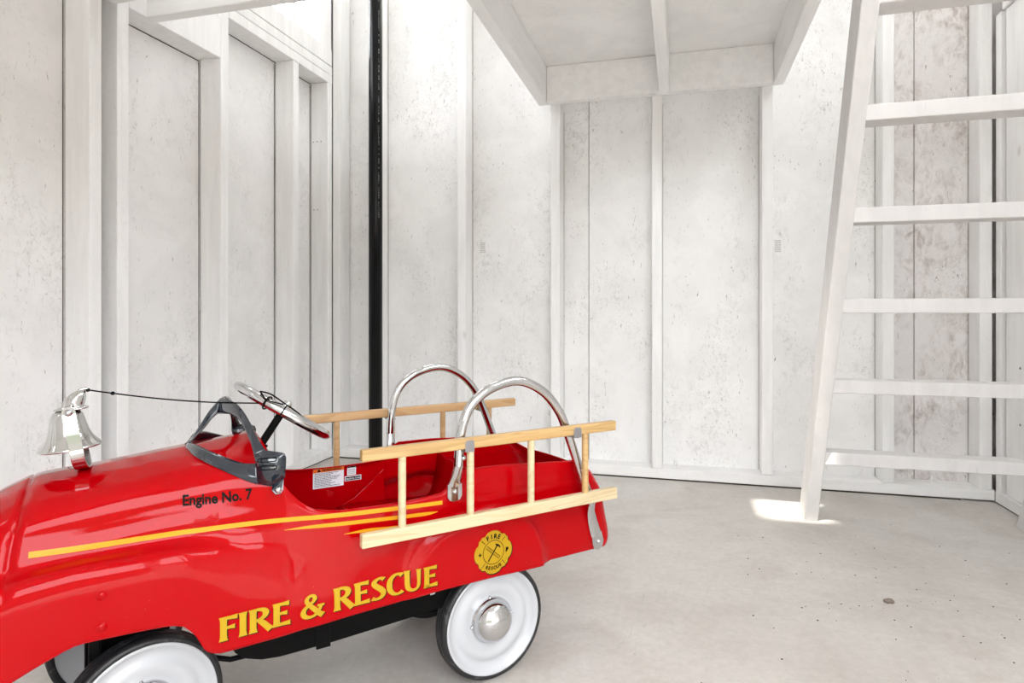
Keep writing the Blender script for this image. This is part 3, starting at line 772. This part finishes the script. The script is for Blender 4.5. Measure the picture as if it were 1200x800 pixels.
# labels on the far inner wall
def inner(a, z, l): 
    h = BV.ray_cast(Vector((a, CY, z)), Vector((0,1,0))); y = h[0].y if h[0] is not None else .29
    return Vector((a, y-.0026-l, z))
def label_plate(u0, u1, z0, z1, name, mat, l=.0006, parent=CAR):
    mb = MB(); n = 14; vs = []
    for i in range(n+1):
        for j in range(n+1): vs.append(inner(u0+(u1-u0)*i/n, z0+(z1-z0)*j/n, l))
    mb.add(vs, [(i*(n+1)+j, i*(n+1)+j+1, (i+1)*(n+1)+j+1, (i+1)*(n+1)+j) for i in range(n) for j in range(n)])
    return mb.build(name, mat, parent)
l1 = label_plate(-.243,-.182,.2995,.339,'warning_label',M_label); l1['label'] = 'white sticker with orange WARNING band'
label_plate(-.243,-.182,.3315,.339,'label_band',M_lorange,.0013,l1)
lt = MB(); put_text(lt, '\u25b2 WARNING', lambda x, y: inner(-.236+x, .3328+y, .0019), .0078, .02)
for r in range(11):
    z = .3285 - r*.0026; a = -.240; lim = -.240 + random.uniform(.028,.052)
    while a < lim:
        w = random.uniform(.0015,.005); 
        lt.add([inner(a,z,.0012), inner(a+w,z,.0012), inner(a+w,z+.0010,.0012), inner(a,z+.0010,.0012)], [(0,1,2,3)]); a += w+.0009
lt.build('label_print', M_ink, l1)
l2 = label_plate(-.175,-.157,.318,.3365,'info_label',M_label); lt = MB()
lt.add([inner(-.175,.3335,.001), inner(-.157,.3335,.001), inner(-.157,.3365,.001), inner(-.175,.3365,.001)], [(0,1,2,3)])
for r in range(4):
    z = .3300-r*.003; lt.add([inner(-.173,z,.001), inner(-.159,z,.001), inner(-.159,z+.0007,.001), inner(-.173,z+.0007,.001)], [(0,1,2,3)])
lt.build('label_print', M_ink, l2)
l3 = label_plate(-.180,-.146,.3065,.3165,'origin_label',M_label); label_plate(-.1785,-.1475,.308,.315,'label_panel',M_ink,.0012,l3)
lt = MB(); put_text(lt, 'MADE IN CHINA', lambda x, y: inner(-.1773+x, .3098+y, .0018), .0042, .02); lt.build('label_print', M_label, l3)

# ---- wheels
def wheel(name, pos, ang, sgn, label):
    """pos = centre of the outer face; axle along -v (sgn=1, near side) turned by ang about z"""
    R = .1018
    root = empty(name, (0,0,0), 0, CAR); root.location = (pos[0], pos[1], R); root.rotation_euler = (0,0,ang)
    root['label'] = label
    M = Matrix.Rotation(PI/2*sgn, 4, 'X')          # local +z of the lathe -> outward
    t = MB(); t.lathe([(.0915,.0000),(.0930,.0020),(.0960,.0024),(.0985,.0014),(.1006,-.0015),(.1016,-.0060),(.1018,-.0095),(.1006,-.0105),(.1006,-.0125),(.1018,-.0135),(.1018,-.0165),(.1006,-.0175),(.1006,-.0195),(.1018,-.0205),(.1016,-.0245),(.1000,-.0290),(.0950,-.0300),(.0900,-.0280),(.0900,-.004)], M, 96, close=True)
    t.build('tire', M_rub, root)
    d = MB(); d.lathe([(.0928,-.001),(.0922,.0020),(.0905,.0026),(.0885,.0018),(.0845,-.0030),(.0790,-.0075),(.0740,-.0085),(.0700,-.0075),(.0660,-.0045),(.0600,-.0035),(.0520,-.0050),(.0460,-.0085),(.0400,-.0100),(.0, -.0100)], M, 96)
    d.lathe([(.0958,-.028),(.088,-.024),(.070,-.017),(.03,-.014),(0,-.014)], M, 96)
    d.build('wheel_disc', M_wwhite, root)
    c = MB(); c.lathe([(.0400,-.0098),(.0398,-.0060),(.0376,-.0050),(.0370,-.0018),(.0355,.0035),(.0318,.0098),(.0260,.0155),(.0182,.0200),(.0092,.0225),(.0,.0232)], M, 64)
    for k in range(4):
        a = k*PI/2+.1; Q = M @ Matrix.Translation((.041*math.cos(a), .041*math.sin(a), -.008)); c.lathe([(0,.003),(.0022,.002),(.003,-.001)], Q, 8)
    c.build('hub_cap', M_chrome, root)
    return root
wheel('wheel', (0,0), 0, 1, 'rear wheel on the nearer side')
wheel('wheel', (0,.29), 0, -1, 'rear wheel on the farther side')
SA = math.radians(12.4)
ac = Vector((-.558, CY, 0)); ax = Vector((math.sin(SA), -math.cos(SA), 0))
pn = ac + ax*.124; pf = ac - ax*.124
wheel('wheel', (pn.x, pn.y), SA, 1, 'steered front wheel on the nearer side')
pf = Vector((-.572, .316, 0))
wheel('wheel', (pf.x, pf.y), SA, -1, 'steered front wheel on the farther side')
# axles and chassis
MB().tube([(0,.02,.1018),(0,.27,.1018)], .006).build('rear_axle', M_black, CAR)
p1, p2 = pn-ax*.02, pf+ax*.02
MB().tube([(p1.x,p1.y,.1018),(p2.x,p2.y,.1018)], .006).build('front_axle', M_black, CAR)
fb = MB()
fb.box(-.605,-.50, CY-.055, CY+.055, .150, .33); fb.box(-.598,-.584, CY-.10, CY-.085, .09, .30); fb.box(-.598,-.584, CY+.085, CY+.10, .09, .30)
fb.box(-.598,-.52, CY-.10, CY+.10, .255, .29)
fb.build('front_bracket', M_black, CAR, bevel=.002)
rk = MB()
rk.prism([(-.432,.205),(-.430,.172),(-.420,.156),(-.405,.144),(-.385,.137),(-.36,.134),(-.29,.134),(-.09,.142),(.04,.150),(.04,.205)],
         lambda a, z: (a, .016, z), lambda a, z: (a, .022, z))
rk.prism([(-.432,.205),(-.430,.172),(-.420,.156),(-.405,.144),(-.385,.137),(-.36,.134),(-.29,.134),(-.09,.142),(.04,.150),(.04,.205)],
         lambda a, z: (a, .268, z), lambda a, z: (a, .274, z))
rk.box(-.40,.03, .020, .27, .172, .178)
rk.build('chassis', M_black, CAR, bevel=.0015)
MB().hexa([(-.306,.0125,.131),(-.284,.0125,.131),(-.284,.016,.131),(-.306,.016,.131),(-.311,.0125,.20),(-.289,.0125,.20),(-.289,.016,.20),(-.311,.016,.20)]).build('hanger_strap', M_black, CAR, bevel=.001)
MB().lathe([(0,.006),(.0035,.005),(.0035,.002),(.007,.002),(.007,0),(0,0)], Matrix.Translation((-.112,.016,.176)) @ Matrix.Rotation(PI/2,4,'X'), 6, False).build('chassis_bolt', M_steel, CAR)
for v in (.075, .215):   # pedal rods
    MB().tube([(-.54,v,.17),(-.42,v,.12),(-.10,v,.115),(0,v,.1018)], .004).build('pedal_rod', M_black, CAR)

# ---- hoops (chrome grab rails)
HP = [(-.079,.392),(-.076,.435),(-.067,.470),(-.049,.497),(-.017,.517),(.026,.527),(.062,.521),(.099,.499),(.128,.465),(.145,.430),(.163,.385),(.183,.334),(.204,.283)]
def hoop(v0, sgn, label):
    def Y(k): return v0 - sgn*k      # k outward
    root = empty('grab_rail', (0,0,0), 0, CAR); root['label'] = label
    h = MB()
    P = catmull(HP, 6)
    pts = [(a, Y(0), z) for a, z in P]
    h.tube(pts, .0084, 20)
    # flattened front foot
    vs = []; prof = [(.392,.0084,.0084,-.079),(.375,.0095,.0070,-.0795),(.362,.0110,.0045,-.080),(.354,.0125,.0022,-.081),(.348,.0130,.0016,-.081)]
    n = 20; ring = []
    for z, w, t, a0 in prof:
        off = -.0115*sstep((.392-z)/.036)
        ring += [(a0+w*math.cos(2*PI*k/n), Y(off)+t*math.sin(2*PI*k/n), z) for k in range(n)]
    h.add(ring, [(i*n+k, i*n+(k+1) % n, (i+1)*n+(k+1) % n, (i+1)*n+k) for i in range(len(prof)-1) for k in range(n)], True)
    tab = [(-.0940,.358),(-.0680,.358),(-.0675,.338),(-.0710,.332),(-.0770,.3295),(-.0850,.3295),(-.0910,.332),(-.0945,.338)]
    h.prism(tab, lambda a, z: (a, Y(-.0095), z), lambda a, z: (a, Y(-.0125), z))
    # flattened rear strap
    st = [(.200,.297,.0080,.0084),(.207,.280,.0088,.0055),(.2115,.262,.0095,.0024),(.217,.245,.0110,.0018),(.223,.225,.0120,.0018),(.228,.212,.0125,.0018)]
    ring = []
    for a0, z, w, t in st:
        dx, dz = .93, .36; off = -.0135*sstep((.297-z)/.05)
        ring += [(a0+w*dx*math.cos(2*PI*k/n), Y(off)+t*math.sin(2*PI*k/n), z+w*dz*math.cos(2*PI*k/n)) for k in range(n)]
    h.add(ring, [(i*n+k, i*n+(k+1) % n, (i+1)*n+(k+1) % n, (i+1)*n+k) for i in range(len(st)-1) for k in range(n)], True)
    h.build('rail_tube', M_chrome, root)
    r2 = MB(); tab = [(.2155,.212),(.2380,.222),(.2440,.203),(.2420,.193),(.2350,.1865),(.2270,.1860),(.2200,.191),(.2170,.199)]
    r2.prism(tab, lambda a, z: (a, Y(-.0118), z), lambda a, z: (a, Y(-.0148), z))
    r2.build('foot_plate', M_steel, root, bevel=.0006)
    Rm = Matrix.Rotation(PI/2*sgn, 4, 'X')
    for a, z, k in ((-.081,.3455,-.0095), (.2305,.2015,-.0118), (-.0735,.405,.0078), (.176,.352,.0078)):
        MB().lathe([(0,.0042),(.0025,.0038),(.0042,.0018),(.0046,0)], Matrix.Translation((a, Y(k), z)) @ Rm, 16).build('bolt', M_chrome, root)
hoop(-.018, 1, 'chrome loop rail on the nearer side'); hoop(.308, -1, 'chrome loop rail on the farther side')

# ---- windshield frame
def carpx(px, py, v):
    dx = (px-600)/735; ax_, ay = _xc + v*-.5188, _yc + v*.8548
    u = (dx*ay-ax_)/(.8548-dx*.5188); Z = ay+u*.5188
    return (u, v, H-(py-365)/735*Z)
WO = [(217,524,.145),(235,541,.074),(260,553,.046),(285,565,.030),(310,571.5,.020),(326,572,.018),(332,561,.018),(335,545,.018),(333,531,.018),(313,528.5,.022),(303,517,.035),(294,498,.055),(284,480,.080),(271,468.5,.115),(258,466.5,.145),(240,490,.145),(228,507,.145)]
WI = [(226,519,.125),(240,527,.090),(258,534,.066),(275,541,.050),(288,543.5,.040),(294,541,.035),(297,534,.033),(297,532,.033),(296,527,.034),(294,520,.038),(289,506,.052),(282,494,.070),(274,487,.090),(264,484.5,.112),(254,485.5,.130),(244,495,.134),(233,508.5,.134)]
_ci = Matrix.Rotation(-CAR.rotation_euler.z, 4, 'Z') @ Matrix.Translation((-P0[0], -P0[1], 0))
CAMC = _ci @ Vector((0,0,H))
def on_hood(px, py, v):
    """where the line of sight of the photograph meets the hood, a little above the sheet"""
    p = Vector(carpx(px, py, v)); d_ = (p-CAMC).normalized(); h = BV.ray_cast(CAMC, d_)
    if h[0] is None or (h[0]-p).length > .08: return tuple(p)
    n_ = h[1] if h[1].dot(d_) < 0 else -h[1]
    return tuple(h[0]+n_*.0025)
def pair(A, B, n=6): return catmull([carpx(*p) for p in A], n), catmull([carpx(*p) for p in B], n)
BAND = pair([(217,524,.145),(226,533,.105),(240,543.5,.068),(260,553.5,.045),(285,565,.030),(302,570,.022)],
            [(221,517,.145),(230,521.5,.110),(244,528.5,.078),(262,536,.056),(284,543,.036),(300,543,.022)])
BAND = (catmull([on_hood(*p) for p in [(217.5,525,.145),(226,534,.105),(240,542.5,.068),(260,551.5,.045),(285,562,.030),(302,567.5,.022)]], 6), BAND[1])
ARM = pair([(258,466.5,.145),(266,467.5,.125),(275,472,.102),(284,481,.080),(292,494,.058),(300,510,.040),(311,527.5,.022)],
           [(254,485,.145),(262,484.5,.122),(270,485.5,.102),(278,490,.082),(286,501,.060),(293,517,.040),(297.5,533,.022)])
POST = pair([(258,466.5,.145),(246,480,.145),(236,495,.145),(217,524,.145)],
            [(254,485,.138),(247,491,.138),(238,502,.138),(221,518,.138)])
PLATE = [(297.5,533),(311,527.5),(329,530),(333.5,531.5),(335.5,536),(335,548),(334,559),(331,562),(318,570),(302,567),(300,543)]
wsm = MB()
for far in (0, 1):
    F_ = (lambda p: (p[0], 2*CY-p[1], p[2])) if far else (lambda p: p)
    for A, B in (BAND, ARM, POST):
        vs = []
        for ii, (p, q) in enumerate(zip(A, B)):
            if A is BAND[0]: q = (q[0], q[1], q[2] + (.009 if far else .002)*math.sin(PI*ii/(len(A)-1)))
            for k in range(4):
                t = k/3; vs.append(F_(tuple(p[i]+(q[i]-p[i])*t for i in range(3))))
        wsm.add(vs, [(i*4+k, i*4+k+1, i*4+5+k, i*4+4+k) for i in range(len(A)-1) for k in range(3)], True)
    pl = [Vector(F_(carpx(x, y, .020-.010*(x-297)/38) if y < 560 or x > 330 else on_hood(x, y, .016))) for x, y in PLATE]
    cpt = sum(pl, Vector())/len(pl); m0 = len(pl)
    wsm.add([cpt]+pl, [(0, 1+i, 1+(i+1) % m0) for i in range(m0)], True)
    tabs = [carpx(319,568,.011), carpx(332,561,.009), carpx(331.5,573,.003), carpx(328.5,578,.001), carpx(322.5,578.5,.001), carpx(318.5,574,.003)]
    if far: tabs = [(a, 2*CY-b, c) for a, b, c in tabs]
    o_ = Vector((0, -.0018*(1-2*far), 0)); m_ = len(tabs)
    wsm.add([Vector(p) for p in tabs] + [Vector(p)+o_ for p in tabs], [tuple(range(m_)), tuple(range(m_, 2*m_))] + [(i, (i+1) % m_, m_+(i+1) % m_, m_+i) for i in range(m_)])
wsh = wsm.build('windshield_frame', M_blue, CAR, solid=.0022)
for far in (0, 1):
    for py in (538.5, 548):
        sl = MB(); c1, c2 = carpx(304.5, py+1, .0165), carpx(322, py-.5, .0118)
        P = []; 
        for k in range(17):
            a = PI/2+PI*k/16; P.append((c1[0]+.0028*math.cos(a), c1[1], c1[2]+.0028*math.sin(a)))
        for k in range(17):
            a = -PI/2+PI*k/16; P.append((c2[0]+.0028*math.cos(a), c2[1], c2[2]+.0028*math.sin(a)))
        if far: P = [(a, 2*CY-b, c) for a, b, c in P]
        sl.tube(P, .0007, 6, closed=True); sl.build('louvre', M_black, wsh)
    p = carpx(326,573.5,.0015); y = p[1] if not far else 2*CY-p[1]
    MB().lathe([(0,.0035),(.0028,.003),(.0045,.001),(.0046,0)], Matrix.Translation((p[0], y-(.002 if not far else -.002), p[2])) @ Matrix.Rotation(PI/2*(1-2*far),4,'X'), 16).build('windshield_bolt', M_chrome, wsh)

# ---- steering wheel and column
nrm = Vector((.552,0,.834)).normalized(); e1 = Vector((0,1,0)); e2 = nrm.cross(e1).normalized()
C0 = Vector((-.329, CY, .482))
col = MB(); col.tube([C0-nrm*.13, C0-nrm*.006], .0065, 16); col.build('steering_column', M_black, CAR)
MB().tube([C0-nrm*.085, C0-nrm*.060], [.010,.011], 16).build('column_collar', M_black, CAR)
sw = MB(); ring = []
nn_ = 72; nt_ = 16; RR = .0800
for i in range(nn_):
    a = 2*PI*i/nn_; rd = e1*math.cos(a)+e2*math.sin(a)
    for k in range(nt_):
        b = 2*PI*k/nt_; ring.append(C0 + rd*(RR+.0105*math.cos(b)) + nrm*(.0082*math.sin(b)))
sw.add(ring, [(i*nt_+k, i*nt_+(k+1) % nt_, ((i+1) % nn_)*nt_+(k+1) % nt_, ((i+1) % nn_)*nt_+k) for i in range(nn_) for k in range(nt_)], True)
swo = sw.build('steering_wheel', M_chrome, CAR)
for k in range(3):
    a = PI/2 + k*2*PI/3; rd = e1*math.cos(a)+e2*math.sin(a); tt = nrm.cross(rd)
    sp = MB(); w0, w1 = .010, .014
    q = [C0+rd*.012-tt*w0-nrm*.004, C0+rd*.072-tt*w1-nrm*.001, C0+rd*.072+tt*w1-nrm*.001, C0+rd*.012+tt*w0-nrm*.004]
    sp.add(q + [p+nrm*.0025 for p in q], [(0,3,2,1),(4,5,6,7),(0,1,5,4),(1,2,6,5),(2,3,7,6),(3,0,4,7)])
    sp.build('spoke', M_chrome, swo, bevel=.0008)
Mh = Matrix.Translation(C0) @ nrm.to_track_quat('Z','Y').to_matrix().to_4x4()
MB().lathe([(.016,-.006),(.016,.001),(.011,.004),(.0085,.005),(.0085,.011),(.0075,.016),(.004,.0195),(0,.0205)], Mh, 32).build('hub_nut', M_chrome, swo)

# ---- bell
LB = Matrix.Translation((-.6245, CY, .4530)) @ Matrix.Rotation(math.radians(-5), 4, 'Y') @ Matrix.Scale(.89, 4)
bell = empty('bell', (0,0,0), 0, CAR); bell['label'] = 'chrome bell on the hood'
b = MB(); b.lathe([(.0425,.0012),(.0440,.0),(.0445,.0018),(.0425,.0045),(.0370,.0105),(.0320,.0180),(.0285,.0270),(.0258,.0370),(.0240,.0460),(.0222,.0535),(.0185,.0590),(.010,.0625),(0,.063)], LB, 72)
b.lathe([(.0425,.0012),(.0405,.0040),(.0350,.0105),(.0300,.0190),(.0260,.0300),(.0225,.0500),(0,.058)], LB, 72)
b.build('bell_cup', M_bell, bell)
cl = MB(); cl.lathe([(0,-.006),(.006,-.004),(.008,.002),(.006,.008),(0,.010)], LB @ Matrix.Translation((0,0,.003)), 24); cl.tube([LB @ Vector((0,0,.01)), LB @ Vector((0,0,.05))], .002); cl.build('clapper', M_steel, bell)
# yoke strap
base_ = down_hit(-.606, CY, 0)
def strap(path, w, t):
    mb = MB(); L = []
    for i, p in enumerate(path):
        a = Vector(path[max(i-1,0)]); c = Vector(path[min(i+1,len(path)-1)]); tg = (c-a).normalized()
        wd_ = Vector((1,0,.12)).normalized(); nm = tg.cross(wd_).normalized(); p = Vector(p)
        ww = w[i] if isinstance(w, list) else w
        L.append([p-wd_*ww/2-nm*t/2, p+wd_*ww/2-nm*t/2, p+wd_*ww/2+nm*t/2, p-wd_*ww/2+nm*t/2])
    vs = [q for r in L for q in r]; n = len(L)
    mb.add(vs, [(i*4+k, i*4+(k+1) % 4, (i+1)*4+(k+1) % 4, (i+1)*4+k) for i in range(n-1) for k in range(4)] + [(0,1,2,3), (4*n-4,4*n-3,4*n-2,4*n-1)])
    return mb
for s_ in (1,-1):
    path = catmull([(-.606,CY,base_.z+.002),(-.607,CY-s_*.014,base_.z+.002),(-.609,CY-s_*.032,base_.z+.006),(-.612,CY-s_*.0435,base_.z+.017),(-.6145,CY-s_*.0475,base_.z+.034),(-.6185,CY-s_*.0455,base_.z+.055),(-.6225,CY-s_*.0405,base_.z+.078),(-.624,CY-s_*.039,base_.z+.086)], 4)
    strap(path, .0165, .0022).build('bell_yoke', M_steel if s_ == -1 else M_bell, bell, bevel=.0005)
    tp_ = Vector(path[-1]); Rm = Matrix.Rotation(PI/2*s_, 4, 'X')
    e_ = MB(); e_.lathe([(0,-.0011),(.00825,-.0011),(.00825,.0011),(0,.0011)], Matrix.Translation(tp_) @ Rm, 24, False); e_.build('yoke_eye', M_bell, bell)
    MB().lathe([(0,.005),(.003,.0045),(.0052,.002),(.0056,0)], Matrix.Translation(tp_ + Vector((0,-s_*.001,0))) @ Rm, 16).build('yoke_bolt', M_steel, bell)
tpm = Vector((-.624, CY, base_.z+.086)); MB().tube([tpm-Vector((0,.040,0)), tpm+Vector((0,.040,0))], .003).build('yoke_pin', M_steel, bell)
# helmet finial: brim, ridged crown, comb
hz = base_.z+.088
hm = MB(); n = 40
def brim(k, z, ex=1.0):
    out = []
    for i in range(n):
        a = 2*PI*i/n; r = .0160*k; x = r*math.cos(a)*1.0; y = r*math.sin(a)*.95
        if x < 0: x *= 1.65
        out.append((-.6180+x, CY+y, z - .0012*k*(1-abs(math.cos(a))) - (.003*k*(x/.026)**2 if x < 0 else 0)))
    return out
rings = [brim(1.0,hz-.0008), brim(1.03,hz), brim(1.0,hz+.0012), brim(.78,hz+.0022)]
hv = [p for r in rings for p in r]
for t in range(0, 9):
    an = t/8*PI/2; k = math.cos(an); zz = hz+.0022+.0235*math.sin(an)
    for i in range(n):
        a = 2*PI*i/n; rid = 1+.06*abs(math.cos(4*a))*(1 if t > 0 else 0)
        hv.append((-.6215+.0136*k*rid*math.cos(a)+.0100*math.sin(an)**1.5, CY+.0128*k*rid*math.sin(a), zz))
nr = len(rings)+9
hm.add(hv, [(i*n+k, i*n+(k+1) % n, (i+1)*n+(k+1) % n, (i+1)*n+k) for i in range(nr-1) for k in range(n)], True)
hm.tube([(-.6285,CY,hz+.006),(-.6225,CY,hz+.0165),(-.614,CY,hz+.0245),(-.607,CY,hz+.0270),(-.602,CY,hz+.0255)], [.0012,.0017,.0022,.0024,.0018], 10)
hm.build('helmet_finial', M_bell, bell)

# ---- pull cord from bell to steering wheel
top = Vector((-.6035, CY, hz+.0245))
ra = C0 + (e1*math.cos(PI+.45)+e2*math.sin(PI+.45)*-1)*RR
def rim_at(a): return C0 + (e1*math.cos(a)+e2*math.sin(a))*RR
# angle on the rim (near side, towards the front)
def rim_front(): 
    best = min((rim_at(2*PI*i/72) for i in range(72)), key=lambda p: (p-Vector((-.355,.075,.50))).length)
    return best
tg = rim_front()
cd = MB(); cord = []
for i in range(25):
    t = i/24; p = top.lerp(tg+nrm*.006, t); p.z -= .006*math.sin(PI*t); cord.append(p)
cd.tube(cord, .0011, 8)
k0 = cord[3]; cd.lathe([(0,-.003),(.0024,-.002),(.003,0),(.0024,.002),(0,.003)], Matrix.Translation(k0), 10)
cd.lathe([(0,-.003),(.0026,-.002),(.003,0),(.0026,.002),(0,.003)], Matrix.Translation(top), 10)
tg_n = (tg-C0).normalized(); tt_ = nrm.cross(tg_n)
for off in (-.012, .016):   # turns of cord round the rim
    cc = C0 + (tg-C0) + tt_*off; rdn = (cc-C0).normalized(); cc = C0 + rdn*RR
    cd.tube([cc + rdn*.0125*math.cos(a*PI/12) + nrm*.0105*math.sin(a*PI/12) for a in range(24)], .0012, 6, closed=True)
lp_ = catmull([tuple(p) for p in (C0+tg_n*(RR+.004)-tt_*.030+nrm*.010, C0+tg_n*(RR-.008)-tt_*.016+nrm*.014, C0+tg_n*(RR-.006)+tt_*.010+nrm*.012, C0+tg_n*(RR-.022)+tt_*.030+nrm*.010, C0+tg_n*(RR-.036)+tt_*.046+nrm*.006)], 6)
cd.tube(lp_, .0012, 6)
lp_ = catmull([tuple(p) for p in (C0+tg_n*(RR+.004)-tt_*.030+nrm*.010, C0+tg_n*(RR+.012)-tt_*.012+nrm*.004, C0+tg_n*(RR+.006)+tt_*.012+nrm*.010)], 6)
cd.tube(lp_, .0012, 6)
cd.build('pull_cord', M_cord, CAR)

# ---------------------------------------------------------------- toy ladders hung on the rails (things of their own)
def toy_ladder(near):
    v0 = -.045 if near else .335; s_ = 1 if near else -1
    rt = empty('toy_ladder', (P0[0], P0[1], 0), CAR.rotation_euler.z)
    W = Matrix.Translation(rt.location) @ Matrix.Rotation(rt.rotation_euler.z, 4, 'Z')
    base = W @ Vector((0, v0, .295)); rt.location = base
    Li = Matrix.Translation((0, v0, .295)).inverted()
    def put(name, mb, mat, **k):
        mb.v = [tuple(Li @ Vector(p)) for p in mb.v]; return mb.build(name, mat, rt, **k)
    ya, yb = (v0, v0+.0135) if near else (v0-.0135, v0)
    up = MB().box(-.253,.243, ya, yb, .4235,.4415); put('rail', up, M_pine if near else M_pine3, bevel=.0022, seg=3)
    lo = MB().box(-.253,.246, ya, yb, .2930,.3140); put('rail', lo, M_pine2 if near else M_pine3, bevel=.0022, seg=3)
    for a in (-.187,-.067,.053,.173):
        r = MB(); ym = (ya+yb)/2; r.tube([(a,ym,.313),(a,ym,.4245)], .0062, 14, False); put('rung', r, (M_pine2 if near else M_pine3) if a < .1 else (M_pine if near else M_pine3))
    for a, z in ((-.072,.4235),(.150,.4235)):
        c = MB(); o0 = v0 - s_*.0016; 
        pl = [(a-.0085,z-.004),(a+.0085,z-.004),(a+.0085,z+.010),(a+.0060,z+.0145),(a-.0060,z+.0145),(a-.0085,z+.010)]
        c.prism(pl, lambda x, zz: (x, o0, zz), lambda x, zz: (x, v0-s_*.0002, zz))
        yy = sorted((o0, v0+s_*.022)); c.box(a-.0085, a+.0085, yy[0], yy[1], z-.0045, z-.0030)
        put('hook', c, M_hook, bevel=.0004)
    return rt
tl = toy_ladder(True); tag(tl, 'small pale pine toy ladder hung on the nearer side of the red pedal car', 'toy ladder', 'toy ladders on the fire engine')
tl = toy_ladder(False); tag(tl, 'small amber pine toy ladder on the far side of the red pedal car', 'toy ladder', 'toy ladders on the fire engine')

# ---------------------------------------------------------------- light
w = bpy.data.worlds.new('world'); S.world = w; w.use_nodes = True; nt = w.node_tree
bg = nt.nodes['Background']; N = NT(nt)
tc = N.n('ShaderNodeTexCoord').outputs['Generated']
sx = N.n('ShaderNodeSeparateXYZ'); N.l(tc, sx.inputs[0])
skyc = N.ramp(N.math('ADD', N.math('MULTIPLY', sx.outputs['Z'], .5), .5), [(.0, (.10,.095,.09)), (.49, (.11,.105,.095)), (.60, (.09,.10,.075)), (.625, (.90,.94,1.0)), (1.0, (1.0,1.0,1.0))])
N.l(skyc, bg.inputs['Color']); bg.inputs['Strength'].default_value = 8.8
sl_ = bpy.data.lights.new('sun','SUN'); sl_.energy = 12; sl_.angle = .022; sl_.color = (1,.97,.9)
sun = bpy.data.objects.new('sun', sl_); COL.objects.link(sun); sun.rotation_euler = Vector((-.10,-.55,1)).to_track_quat('Z','Y').to_euler()
S.view_settings.view_transform = 'Standard'; S.view_settings.look = 'None'; S.view_settings.gamma = 1
S.view_settings.use_curve_mapping = False; S.view_settings.exposure = .18
S.cycles.max_bounces = 10; S.cycles.diffuse_bounces = 6; S.cycles.use_denoising = True
